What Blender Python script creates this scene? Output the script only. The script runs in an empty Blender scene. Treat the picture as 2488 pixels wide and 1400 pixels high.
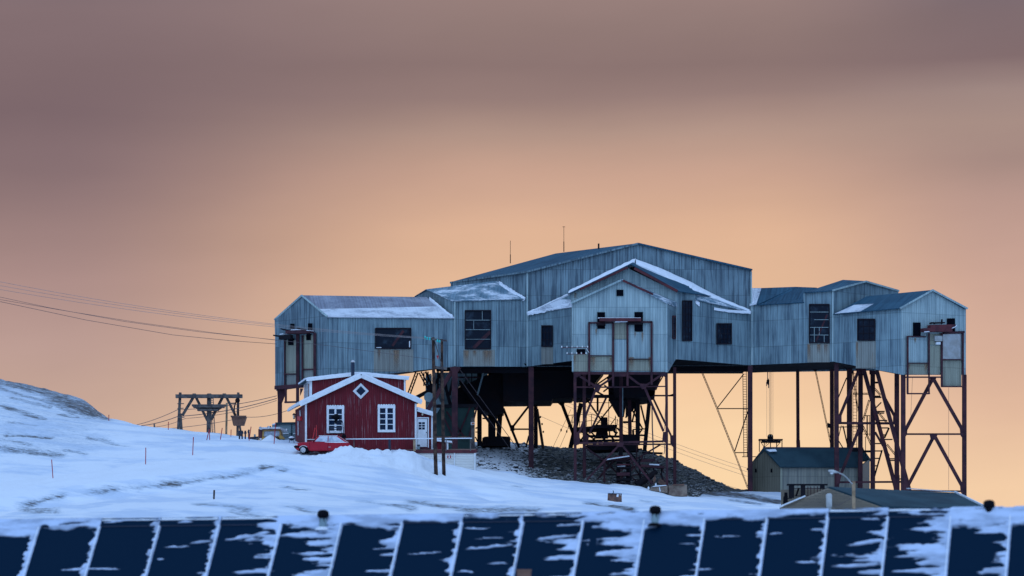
import bpy, bmesh, math, random
import numpy as np
from mathutils import Vector, Matrix
random.seed(7); rng = np.random.default_rng(11)
R = math.radians
scene = bpy.context.scene
C = scene.collection
F, CX, HY = 7500.0, 1244.0, 1600.0          # focal length and horizon in photo pixels

# ------------------------------------------------------------------ camera
cam_d = bpy.data.cameras.new("camera"); cam = bpy.data.objects.new("camera", cam_d); C.objects.link(cam)
cam.rotation_euler = (R(90), 0, 0)
cam_d.sensor_fit = 'HORIZONTAL'; cam_d.sensor_width = 36.0
cam_d.lens = F / 2488 * 36; cam_d.shift_y = 900 / 2488
cam_d.clip_start = 1; cam_d.clip_end = 9000
cam_d.dof.use_dof = True; cam_d.dof.focus_distance = 240; cam_d.dof.aperture_fstop = 0.8
scene.camera = cam

# ------------------------------------------------------------------ light and sky
scene.view_settings.view_transform = 'Standard'; scene.view_settings.look = 'None'
scene.view_settings.exposure = 0.0; scene.view_settings.gamma = 1.0
SUN_EL, SUN_AZ = R(3.0), R(3.0)             # low sun behind the station, veiled by cloud
sun_d = bpy.data.lights.new("sun", 'SUN'); sun = bpy.data.objects.new("sun", sun_d); C.objects.link(sun)
sun_d.energy = 0.5; sun_d.angle = R(10); sun_d.color = (1.0, 0.78, 0.55)
_d = Vector((math.sin(SUN_AZ) * math.cos(SUN_EL), math.cos(SUN_AZ) * math.cos(SUN_EL), math.sin(SUN_EL)))
sun.rotation_euler = _d.to_track_quat('Z', 'Y').to_euler(); sun.location = (0, 300, 80)

def s2l(c):
    return tuple(((v / 255 + 0.055) / 1.055) ** 2.4 if v / 255 > 0.04045 else v / 255 / 12.92 for v in c)

world = bpy.data.worlds.new("World"); scene.world = world; world.use_nodes = True
nt = world.node_tree; nt.nodes.clear(); N = nt.nodes.new; L = nt.links.new
def math_node(t, op, a, b=None, clamp=False):
    n = t.nodes.new('ShaderNodeMath'); n.operation = op; n.use_clamp = clamp
    for i, v in enumerate((a, b)):
        if v is None: continue
        if hasattr(v, 'default_value') or hasattr(v, 'links'): t.links.new(v, n.inputs[i])
        else: n.inputs[i].default_value = v
    return n.outputs[0]
def sstep(t, v, a, b):
    n = t.nodes.new('ShaderNodeMapRange'); n.interpolation_type = 'SMOOTHSTEP'
    t.links.new(v, n.inputs[0]); n.inputs[1].default_value = a; n.inputs[2].default_value = b
    return n.outputs[0]
def mixc(t, f, a, b, mode='MIX'):
    n = t.nodes.new('ShaderNodeMix'); n.data_type = 'RGBA'; n.blend_type = mode
    for s, v in ((n.inputs[0], f), (n.inputs[6], a), (n.inputs[7], b)):
        if hasattr(v, 'links'): t.links.new(v, s)
        elif isinstance(v, (int, float)): s.default_value = v
        else: s.default_value = (*v[:3], 1)
    return n.outputs[2]
def ramp(t, v, stops, interp='LINEAR'):
    n = t.nodes.new('ShaderNodeValToRGB'); t.links.new(v, n.inputs[0]); cr = n.color_ramp; cr.interpolation = interp
    while len(cr.elements) < len(stops): cr.elements.new(0.5)
    for e, (p, c) in zip(cr.elements, stops):
        e.position = p; e.color = (*c, 1) if len(c) == 3 else c
    return n.outputs[0]
tc = N('ShaderNodeTexCoord'); sx = N('ShaderNodeSeparateXYZ'); L(tc.outputs['Generated'], sx.inputs[0])
hx, hy, hz = sx.outputs
hlen = math_node(nt, 'SQRT', math_node(nt, 'ADD', math_node(nt, 'MULTIPLY', hx, hx), math_node(nt, 'MULTIPLY', hy, hy)))
hlen = math_node(nt, 'MAXIMUM', hlen, 0.001)
elev = math_node(nt, 'DIVIDE', hz, hlen)
azi = math_node(nt, 'ARCTAN2', hx, hy)
cv = N('ShaderNodeCombineXYZ'); L(math_node(nt, 'MULTIPLY', azi, 5.0), cv.inputs[0]); L(math_node(nt, 'MULTIPLY', elev, 26.0), cv.inputs[1])
cn = N('ShaderNodeTexNoise'); L(cv.outputs[0], cn.inputs['Vector']); cn.inputs['Scale'].default_value = 1.0; cn.inputs['Detail'].default_value = 3.5; cn.inputs['Roughness'].default_value = 0.5
wob = math_node(nt, 'MULTIPLY', math_node(nt, 'SUBTRACT', cn.outputs[0], 0.5), 0.012)
f_el = math_node(nt, 'DIVIDE', math_node(nt, 'ADD', elev, wob), 0.25, clamp=True)
def sky_ramp(stops):
    st = sorted(((1600 - y) / F / 0.25, s2l(c)) for y, c in stops)
    return ramp(nt, f_el, st, 'EASE' if False else 'LINEAR')
sk_c = sky_ramp([(1200, (252, 216, 170)), (1050, (250, 213, 170)), (900, (242, 200, 161)), (700, (230, 187, 153)), (560, (222, 179, 149)), (430, (203, 164, 144)),
                 (330, (179, 149, 136)), (230, (150, 125, 120)), (160, (139, 116, 113)), (70, (145, 122, 118)), (-30, (155, 130, 126)), (-250, (122, 110, 120))])
sk_l = sky_ramp([(1050, (200, 168, 151)), (850, (186, 155, 146)), (700, (173, 142, 137)), (550, (154, 127, 125)), (420, (136, 113, 115)), (300, (125, 104, 108)),
                 (170, (128, 107, 110)), (40, (134, 113, 116)), (-100, (128, 112, 120)), (-250, (112, 106, 122))])
sk_r = sky_ramp([(1200, (244, 206, 168)), (1000, (224, 184, 157)), (850, (211, 172, 152)), (700, (203, 165, 149)), (520, (186, 152, 141)), (400, (168, 140, 132)), (310, (168, 142, 133)),
                 (235, (158, 135, 130)), (160, (133, 111, 112)), (50, (128, 109, 112)), (-250, (112, 106, 122))])
wl = sstep(nt, azi, 0.0, -0.15); wr = sstep(nt, azi, 0.075, 0.16)
cn2 = N('ShaderNodeTexNoise'); cv2 = N('ShaderNodeCombineXYZ'); L(math_node(nt, 'MULTIPLY', azi, 9.0), cv2.inputs[0]); L(math_node(nt, 'ADD', math_node(nt, 'MULTIPLY', elev, 30.0), math_node(nt, 'MULTIPLY', azi, -2.0)), cv2.inputs[1])
L(cv2.outputs[0], cn2.inputs['Vector']); cn2.inputs['Scale'].default_value = 1.1; cn2.inputs['Detail'].default_value = 6.0
cl = math_node(nt, 'ADD', 0.90, math_node(nt, 'MULTIPLY', cn2.outputs[0], 0.20)); clc = N('ShaderNodeCombineColor'); [L(cl, clc.inputs[i]) for i in range(3)]
front = mixc(nt, 1.0, mixc(nt, wr, mixc(nt, wl, sk_c, sk_l), sk_r), clc.outputs[0], 'MULTIPLY')
dusk_blue = ramp(nt, math_node(nt, 'MAXIMUM', hz, 0.0), [(0.0, (0.41, 0.69, 1.18)), (0.3, (0.50, 0.81, 1.36)), (1.0, (0.63, 0.95, 1.54))])
nish = N('ShaderNodeTexSky'); nish.sky_type = 'NISHITA'; nish.sun_disc = False; nish.sun_elevation = SUN_EL; nish.sun_rotation = SUN_AZ
nsc = mixc(nt, 1.0, nish.outputs[0], (0.06, 0.06, 0.06), 'MULTIPLY')
vm = N('ShaderNodeVectorMath'); vm.operation = 'DOT_PRODUCT'; L(tc.outputs['Generated'], vm.inputs[0]); vm.inputs[1].default_value = (-0.15, -0.68, 0.72)
lobe = math_node(nt, 'ADD', 0.55, math_node(nt, 'MULTIPLY', 0.85, math_node(nt, 'POWER', math_node(nt, 'MAXIMUM', vm.outputs['Value'], 0.0), 2.0)))   # brighter clear sky behind the viewer
lc = N('ShaderNodeCombineColor'); [L(lobe, lc.inputs[i]) for i in range(3)]
back = mixc(nt, 0.9, nsc, mixc(nt, 1.0, dusk_blue, lc.outputs[0], 'MULTIPLY'))
fr = math_node(nt, 'MULTIPLY', sstep(nt, math_node(nt, 'ABSOLUTE', azi), 0.9, 0.25), sstep(nt, elev, 0.5, 0.23))
skyc = mixc(nt, fr, back, front)
bg = N('ShaderNodeBackground'); L(skyc, bg.inputs[0]); bg.inputs[1].default_value = 1.0
wo = N('ShaderNodeOutputWorld'); L(bg.outputs[0], wo.inputs[0])

# ------------------------------------------------------------------ helpers
def P(px, py, Y): return Vector(((px - CX) / F * Y, Y, (HY - py) / F * Y))
def m_(px, Y): return px / F * Y                # photo pixels -> metres at depth Y

class MB:
    def __init__(s): s.v = []; s.f = []
    def add(s, vs, fs):
        o = len(s.v); s.v += [Vector(v) for v in vs]; s.f += [tuple(i + o for i in f) for f in fs]; return s
    def poly(s, pts): return s.add(pts, [tuple(range(len(pts)))])
    def slab(s, pts, th, away=None):
        """flat polygon with thickness th, grown away from the viewer (or along AWAY)"""
        n = Vector((0, 0, 0)); k = len(pts); pts = [Vector(p) for p in pts]
        for i in range(k): n += (pts[i]).cross(pts[(i + 1) % k])
        n = n.normalized(); ref = Vector(away) if away is not None else sum(pts, Vector((0, 0, 0))) / k
        if n.dot(ref) < 0: n = -n
        q = [p + n * th for p in pts]
        fs = [tuple(range(k)), tuple(range(2 * k - 1, k - 1, -1))] + [(i, (i + 1) % k, k + (i + 1) % k, k + i) for i in range(k)]
        return s.add(pts + q, fs)
    def prism(s, pts, vec):
        k = len(pts); pts = [Vector(p) for p in pts]; q = [p + Vector(vec) for p in pts]
        return s.add(pts + q, [tuple(range(k)), tuple(range(2 * k - 1, k - 1, -1))] + [(i, (i + 1) % k, k + (i + 1) % k, k + i) for i in range(k)])
    def box(s, c, d, rz=0):
        hx, hy, hz = (v / 2 for v in d); c = Vector(c); ca, sa = math.cos(rz), math.sin(rz); vs = []
        for z in (-hz, hz):
            for x, y in ((-hx, -hy), (hx, -hy), (hx, hy), (-hx, hy)): vs.append(c + Vector((x * ca - y * sa, x * sa + y * ca, z)))
        return s.add(vs, [(3, 2, 1, 0), (4, 5, 6, 7), (0, 1, 5, 4), (1, 2, 6, 5), (2, 3, 7, 6), (3, 0, 4, 7)])
    def frame_axes(s, a):
        ref = Vector((0, 1, 0)) if abs(a.y) < 0.8 else Vector((0, 0, 1))
        u = a.cross(ref).normalized(); return u, a.cross(u).normalized()   # u: across the view, w: depth
    def beam(s, p0, p1, w, d=None, w1=None):
        p0, p1 = Vector(p0), Vector(p1); d = d or w; w1 = w1 or w; u, v = s.frame_axes((p1 - p0).normalized())
        vs = [p + u * a * ww / 2 + v * b * d / 2 for p, ww in ((p0, w), (p1, w1)) for a, b in ((-1, -1), (1, -1), (1, 1), (-1, 1))]
        return s.add(vs, [(3, 2, 1, 0), (4, 5, 6, 7), (0, 1, 5, 4), (1, 2, 6, 5), (2, 3, 7, 6), (3, 0, 4, 7)])
    def hbeam(s, p0, p1, w, d=None):
        """rolled H section: two flanges and a web"""
        p0, p1 = Vector(p0), Vector(p1); d = d or w; u, v = s.frame_axes((p1 - p0).normalized()); t = w * 0.14
        for off, ww, dd in ((v * (-d / 2 + t / 2), w, t), (v * (d / 2 - t / 2), w, t), (Vector((0, 0, 0)), t, d - 2 * t)):
            vs = [p + off + u * a * ww / 2 + v * b * dd / 2 for p in (p0, p1) for a, b in ((-1, -1), (1, -1), (1, 1), (-1, 1))]
            s.add(vs, [(3, 2, 1, 0), (4, 5, 6, 7), (0, 1, 5, 4), (1, 2, 6, 5), (2, 3, 7, 6), (3, 0, 4, 7)])
        return s
    def lattice(s, p0, p1, w, n=6):
        """two flats joined by lacing bars"""
        p0, p1 = Vector(p0), Vector(p1); u, v = s.frame_axes((p1 - p0).normalized()); o = u * w * 0.33
        s.beam(p0 - o, p1 - o, w * 0.36); s.beam(p0 + o, p1 + o, w * 0.36)
        for i in range(n):
            a, b = p0.lerp(p1, i / n), p0.lerp(p1, (i + 0.5) / n)
            s.beam(a - o, b + o, w * 0.14)
        return s
    def tube(s, pts, r, seg=6, r1=None, cap=True):
        pts = [Vector(p) for p in pts]; k = len(pts); r1 = r if r1 is None else r1; o = len(s.v); fs = []; vs = []
        for i, p in enumerate(pts):
            a = (pts[min(i + 1, k - 1)] - pts[max(i - 1, 0)]).normalized(); u, v = s.frame_axes(a); rr = r + (r1 - r) * i / max(1, k - 1)
            for j in range(seg):
                t = 2 * math.pi * j / seg; vs.append(p + u * math.cos(t) * rr + v * math.sin(t) * rr)
        for i in range(k - 1):
            for j in range(seg):
                a, b = i * seg + j, i * seg + (j + 1) % seg; fs.append((a, b, b + seg, a + seg))
        if cap: fs += [tuple(range(seg - 1, -1, -1)), tuple(range((k - 1) * seg, k * seg))]
        return s.add(vs, fs)
    def lathe(s, c, prof, seg=16, axis='z'):
        """prof: (radius, height) pairs about an axis through c"""
        c = Vector(c); vs = []; fs = []
        for r, h in prof:
            for j in range(seg):
                t = 2 * math.pi * j / seg; a, b = math.cos(t) * r, math.sin(t) * r
                vs.append(c + (Vector((a, b, h)) if axis == 'z' else Vector((a, h, b)) if axis == 'y' else Vector((h, a, b))))
        for i in range(len(prof) - 1):
            for j in range(seg): fs.append((i * seg + j, i * seg + (j + 1) % seg, (i + 1) * seg + (j + 1) % seg, (i + 1) * seg + j))
        fs += [tuple(range(seg)), tuple(range((len(prof) - 1) * seg, len(prof) * seg))]
        return s.add(vs, fs)
    def ladder(s, p0, p1, wv, rungs, r=0.02):
        p0, p1, wv = Vector(p0), Vector(p1), Vector(wv)
        s.beam(p0 - wv / 2, p1 - wv / 2, r * 2); s.beam(p0 + wv / 2, p1 + wv / 2, r * 2)
        for i in range(rungs):
            q = p0.lerp(p1, (i + 0.5) / rungs); s.beam(q - wv / 2, q + wv / 2, r * 1.4)
        return s
    def build(s, name, mat, parent=None, smooth=False, bevel=0):
        me = bpy.data.meshes.new(name); off = wloc(parent) if parent else Vector((0, 0, 0))
        me.from_pydata([tuple(v - off) for v in s.v], [], s.f); me.update()
        bm = bmesh.new(); bm.from_mesh(me); bmesh.ops.recalc_face_normals(bm, faces=bm.faces)
        uv = bm.loops.layers.uv.new("uv")
        for f in bm.faces:
            n = f.normal
            if abs(n.z) > 0.995: t = Vector((1, 0, 0))
            else: t = Vector((0, 0, 1)).cross(n).normalized()
            b = n.cross(t)
            if smooth: f.smooth = True
            for l in f.loops: p = l.vert.co + off; l[uv].uv = (p.dot(t), p.dot(b))
        bm.to_mesh(me); bm.free(); me.materials.append(mat)
        o = bpy.data.objects.new(name, me); C.objects.link(o)
        if parent: o.parent = parent
        if bevel:
            md = o.modifiers.new("bevel", 'BEVEL'); md.width = bevel; md.segments = 2; md.limit_method = 'ANGLE'
        return o
def wloc(o):
    v = Vector((0, 0, 0))
    while o: v += o.location; o = o.parent
    return v
def tag(o, label, cat, group=None, kind=None):
    if label: o['label'] = label
    if cat: o['category'] = cat
    if group: o['group'] = group
    if kind: o['kind'] = kind
    return o
def thing(name, loc, label, cat, group=None):
    o = bpy.data.objects.new(name, None); o.empty_display_size = 0.5; C.objects.link(o); o.location = loc
    return tag(o, label, cat, group)
def copy_tree(o, parent=None):
    c = o.copy(); C.objects.link(c)
    if parent: c.parent = parent
    for ch in list(o.children): copy_tree(ch, c)
    return c
def line3(p0, p1, sag, n=24):
    p0, p1 = Vector(p0), Vector(p1); return [p0.lerp(p1, i / n) - Vector((0, 0, sag * 4 * (i / n) * (1 - i / n))) for i in range(n + 1)]

# ------------------------------------------------------------------ materials
def new_mat(name):
    m = bpy.data.materials.new(name); m.use_nodes = True; t = m.node_tree; return m, t, t.nodes['Principled BSDF']
def nz(t, vec, scale, detail=3, rough=0.55, stretch=None):
    if stretch:
        mp = t.nodes.new('ShaderNodeMapping'); mp.inputs['Scale'].default_value = stretch; t.links.new(vec, mp.inputs[0]); vec = mp.outputs[0]
    n = t.nodes.new('ShaderNodeTexNoise'); t.links.new(vec, n.inputs['Vector']); n.inputs['Scale'].default_value = scale
    n.inputs['Detail'].default_value = detail; n.inputs['Roughness'].default_value = rough
    return n.outputs[0]
def bump(t, bs, h, strength, dist=0.02):
    b = t.nodes.new('ShaderNodeBump'); b.inputs['Strength'].default_value = strength; b.inputs['Distance'].default_value = dist
    t.links.new(h, b.inputs['Height']); t.links.new(b.outputs[0], bs.inputs['Normal'])
def plain(name, col, rough=0.7, metal=0.0, col2=None, scale=2.0, thr=(0.4, 0.65), bmp=0.0, spec=0.4):
    m, t, b = new_mat(name); b.inputs['Roughness'].default_value = rough; b.inputs['Metallic'].default_value = metal; b.inputs['Specular IOR Level'].default_value = spec
    geo = t.nodes.new('ShaderNodeNewGeometry')
    n1 = nz(t, geo.outputs['Position'], scale, 5, 0.6)
    c2 = col2 or tuple(v * 0.7 for v in col)
    t.links.new(mixc(t, sstep(t, n1, *thr), col, c2), b.inputs['Base Color'])
    if bmp: bump(t, b, nz(t, geo.outputs['Position'], scale * 6, 3), bmp)
    return m
def sheet_metal(name, base, dirt, rust_amt=0.05, rib=0.2, dark=0.5, row=2.1, rough=0.5, snow=0.0, snow_thr=(0.5, 0.62), var=0.35, spec=0.3, metal=0.15):
    """corrugated sheets: ribs, sheet-to-sheet tone, laps, run marks, a little rust"""
    m, t, b = new_mat(name); b.inputs['Roughness'].default_value = rough; b.inputs['Metallic'].default_value = metal; b.inputs['Specular IOR Level'].default_value = spec
    uv = t.nodes.new('ShaderNodeUVMap'); uv.uv_map = "uv"; sp = t.nodes.new('ShaderNodeSeparateXYZ'); t.links.new(uv.outputs[0], sp.inputs[0]); u, v = sp.outputs[0], sp.outputs[1]
    fl = math_node(t, 'FLOOR', math_node(t, 'DIVIDE', u, 0.82)); fr = math_node(t, 'FLOOR', math_node(t, 'DIVIDE', v, row))
    cb = t.nodes.new('ShaderNodeCombineXYZ'); t.links.new(fl, cb.inputs[0]); t.links.new(fr, cb.inputs[1])
    wn = t.nodes.new('ShaderNodeTexWhiteNoise'); wn.noise_dimensions = '2D'; t.links.new(cb.outputs[0], wn.inputs['Vector'])
    run = nz(t, uv.outputs[0], 1.0, 4, 0.6, (5.0, 0.22, 1)); big = nz(t, uv.outputs[0], 0.35, 3)
    f = math_node(t, 'ADD', math_node(t, 'MULTIPLY', wn.outputs[0], var), math_node(t, 'ADD', math_node(t, 'MULTIPLY', sstep(t, run, 0.44, 0.62), dark), math_node(t, 'MULTIPLY', math_node(t, 'SUBTRACT', big, 0.47), 1.3)), clamp=True)
    col = mixc(t, f, base, dirt)
    ribw = math_node(t, 'SINE', math_node(t, 'MULTIPLY', u, 2 * math.pi / rib))
    rib01 = math_node(t, 'ADD', math_node(t, 'MULTIPLY', ribw, 0.5), 0.5)
    col = mixc(t, math_node(t, 'MULTIPLY', sstep(t, rib01, 0.35, 0.05), 0.22), col, tuple(c * 0.45 for c in dirt))  # rib valleys coloured darker as groove shade, on top of the bump
    lap = math_node(t, 'PINGPONG', v, row / 2)
    lapm = math_node(t, 'MULTIPLY', sstep(t, lap, 0.045, 0.01), 0.35)
    col = mixc(t, lapm, col, tuple(c * 0.4 for c in dirt))
    seam = math_node(t, 'PINGPONG', u, 0.82 / 2)
    col = mixc(t, math_node(t, 'MULTIPLY', sstep(t, seam, 0.03, 0.005), 0.25), col, tuple(c * 0.4 for c in dirt))
    rn = nz(t, uv.outputs[0], 1.0, 5, 0.65, (2.2, 0.35, 1))
    col = mixc(t, math_node(t, 'MULTIPLY', sstep(t, rn, 0.62, 0.78), rust_amt * 6, clamp=True), col, (0.22, 0.10, 0.045))
    if snow:
        sn = nz(t, uv.outputs[0], 1.0, 5, 0.65, (0.5, 0.9, 1))
        fine = nz(t, uv.outputs[0], 6.0, 3, 0.6, (0.6, 2.0, 1))
        sm = math_node(t, 'MULTIPLY', sstep(t, math_node(t, 'ADD', sn, math_node(t, 'MULTIPLY', math_node(t, 'SUBTRACT', fine, 0.5), 0.35)), *snow_thr), snow)
        col = mixc(t, sm, col, (0.78, 0.80, 0.84))
    t.links.new(col, b.inputs['Base Color']); bump(t, b, rib01, 0.5, 0.025)
    return m
M = {}
M['galv'] = sheet_metal('galvanised_sheet', (0.25, 0.35, 0.375), (0.08, 0.125, 0.155), 0.014, var=0.45, dark=0.55)
M['galv_dark'] = sheet_metal('shaded_weathered_sheet', (0.20, 0.28, 0.31), (0.07, 0.105, 0.13), 0.012, dark=0.8, var=0.5)  # darker, streakier copy; also carries the shade of the left end wall
M['galv_pale'] = sheet_metal('lit_pale_sheet', (0.40, 0.50, 0.49), (0.21, 0.28, 0.295), 0.02, dark=0.5, var=0.45)  # paler copy; stronger light on the front gables put into the colour
M['galv_cream'] = sheet_metal('cream_sheet', (0.33, 0.33, 0.25), (0.20, 0.195, 0.15), 0.08, dark=0.5)
M['rust_sheet'] = sheet_metal('rusty_sheet', (0.29, 0.30, 0.265), (0.17, 0.165, 0.145), 0.14, dark=0.4)
M['roof_blue'] = sheet_metal('roof_sheet', (0.040, 0.105, 0.155), (0.018, 0.050, 0.080), 0.004, rib=0.25, row=3.2, rough=0.6, spec=0.06, metal=0.0)
M['roof_frost'] = sheet_metal('frosted_roof_sheet', (0.24, 0.25, 0.30), (0.15, 0.15, 0.18), 0.02, rib=0.25, row=50, snow=0.3, snow_thr=(0.40, 0.8), spec=0.08, metal=0)
M['roof_snowy'] = sheet_metal('snowy_roof_sheet', (0.28, 0.31, 0.36), (0.20, 0.22, 0.26), 0.004, rib=0.25, row=50, snow=0.85, snow_thr=(0.28, 0.60))
M['roof_patchy'] = sheet_metal('patchy_roof_sheet', (0.15, 0.24, 0.30), (0.08, 0.14, 0.18), 0.01, rib=0.25, row=3.0, snow=0.8, snow_thr=(0.44, 0.64), spec=0.08, metal=0)
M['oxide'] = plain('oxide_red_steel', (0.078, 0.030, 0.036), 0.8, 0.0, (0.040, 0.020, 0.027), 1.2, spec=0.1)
M['oxide_lit'] = plain('lit_worn_oxide_steel', (0.125, 0.036, 0.040), 0.8, 0.0, (0.07, 0.026, 0.032), 1.5, spec=0.1)  # redder, lighter copy of the oxide for lit steel, also red trim
M['black_steel'] = plain('near_black_steel', (0.012, 0.012, 0.016), 0.9, 0.0, (0.018, 0.012, 0.014), 1.0, spec=0.08)  # near-black steel tone
M['soffit'] = plain('shade_black_floor_boards', (0.008, 0.009, 0.013), 0.95, spec=0.05)  # near-black colour keeps the underside shade despite snow bounce
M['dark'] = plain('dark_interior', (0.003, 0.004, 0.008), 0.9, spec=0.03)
M['pane'] = plain('dim_interior_glass', (0.006, 0.010, 0.020), 0.3, 0.0, (0.028, 0.045, 0.065), 1.4, thr=(.5,.75), spec=0.12)  # dark tone and paler blotches stand for the dim interior
M['pane_clean'] = plain('house_glass', (0.008, 0.022, 0.05), 0.15, 0.0, (0.006, 0.012, 0.03), 0.8, spec=0.15)
M['frame_dark'] = plain('window_frame', (0.022, 0.016, 0.022), 0.8, spec=0.1)
M['white'] = plain('white_paint', (0.80, 0.80, 0.80), 0.5, 0.0, (0.70, 0.70, 0.71), 3.0)
M['cream'] = plain('cream_cladding', (0.78, 0.74, 0.68), 0.6, 0.0, (0.72, 0.68, 0.62), 0.7)
M['glow'] = plain('lamp_glass', (0.75, 0.62, 0.45), 0.3)
M['wood'] = plain('weathered_timber', (0.145, 0.125, 0.115), 0.9, 0.0, (0.065, 0.055, 0.058), 3.0, bmp=0.4, spec=.1)
M['wood_tan'] = plain('tan_timber', (0.40, 0.27, 0.16), 0.85, 0.0, (0.25, 0.16, 0.09), 3.0, bmp=0.4)
M['pole_wood'] = plain('tarred_pole', (0.115, 0.068, 0.048), 0.85, 0.0, (0.03, 0.019, 0.018), 2.2, thr=(0.35, 0.62), bmp=0.5, spec=.1)
M['cable'] = plain('steel_cable', (0.10, 0.075, 0.08), 0.6)
M['wire'] = plain('bare_wire', (0.32, 0.27, 0.26), 0.5, 0.3)
M['teal'] = plain('teal_glass_insulator', (0.03, 0.42, 0.40), 0.2, 0.0, (0.05, 0.55, 0.5), 6)
M['porcelain'] = plain('porcelain', (0.75, 0.74, 0.72), 0.25)
M['stake'] = plain('red_stake', (0.45, 0.02, 0.04), 0.6, 0.0, (0.32, 0.02, 0.035), 4, spec=0.1)
M['bright_red'] = plain('bright_red_paint', (0.62, 0.015, 0.02), 0.5)
M['car'] = plain('crimson_car_paint', (0.40, 0.004, 0.020), 0.3, 0.0, (0.33, 0.003, 0.017), 1.5, spec=0.3)
M['rubber'] = plain('black_rubber', (0.006, 0.006, 0.009), 0.85, spec=.08)
M['chrome'] = plain('pale_alloy', (0.62, 0.60, 0.60), 0.35, 0.4)
M['grey_metal'] = plain('grey_painted_steel', (0.23, 0.31, 0.33), 0.6, 0.0, (0.17, 0.24, 0.26), 1.2)
M['grey_roof'] = plain('dark_roof_felt', (0.028, 0.062, 0.078), 0.8, 0.0, (0.018, 0.042, 0.056), 0.5, spec=0.2)
M['yellow'] = plain('faded_yellow_paint', (0.50, 0.27, 0.05), 0.55, 0.0, (0.30, 0.17, 0.08), 3)
M['blue_black'] = plain('blue_black_paint', (0.012, 0.020, 0.045), 0.5)
M['concrete'] = plain('stained_concrete', (0.30, 0.22, 0.165), 0.9, 0.0, (0.17, 0.11, 0.085), 1.6, bmp=0.5)
M['rust'] = plain('rust', (0.21, 0.105, 0.07), 0.85, 0.0, (0.11, 0.06, 0.05), 3.0)
M['siding'] = plain('brown_siding', (0.20, 0.155, 0.105), 0.8, 0.0, (0.16, 0.125, 0.09), 0.6)
M['green_dark'] = plain('dark_green_boards', (0.022, 0.060, 0.052), 0.75, 0.0, (0.016, 0.042, 0.040), 0.7)
M['lamp_grey'] = plain('lamp_housing', (0.50, 0.50, 0.48), 0.4)
M['sign_red'] = plain('sign_red', (0.45, 0.02, 0.03), 0.5)
M['sign_orange'] = plain('sign_orange', (0.55, 0.16, 0.06), 0.5)
# red vertical boards with worn paint
def board_mat(name, c1, c2, wear):
    m, t, b = new_mat(name); b.inputs['Roughness'].default_value = 0.7; b.inputs['Specular IOR Level'].default_value = 0.25
    uv = t.nodes.new('ShaderNodeUVMap'); uv.uv_map = "uv"; sp = t.nodes.new('ShaderNodeSeparateXYZ'); t.links.new(uv.outputs[0], sp.inputs[0])
    u = sp.outputs[0]; w = 0.15
    wn = t.nodes.new('ShaderNodeTexWhiteNoise'); wn.noise_dimensions = '1D'; t.links.new(math_node(t, 'FLOOR', math_node(t, 'DIVIDE', u, w)), wn.inputs['W'])
    col = mixc(t, wn.outputs[0], c1, c2)
    st = nz(t, uv.outputs[0], 1.0, 4, 0.6, (16, 0.5, 1))
    col = mixc(t, math_node(t, 'MULTIPLY', sstep(t, st, 0.57, 0.72), wear), col, (0.42, 0.30, 0.30))
    g = math_node(t, 'PINGPONG', u, w / 2); gap = sstep(t, g, 0.016, 0.004)
    col = mixc(t, math_node(t, 'MULTIPLY', gap, 0.7), col, tuple(c * 0.35 for c in c2))
    t.links.new(col, b.inputs['Base Color']); bump(t, b, math_node(t, 'SUBTRACT', 1.0, gap), 0.5, 0.02)
    return m
M['red_boards'] = board_mat('red_boards', (0.165, 0.009, 0.016), (0.13, 0.008, 0.015), 0.6)
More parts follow.
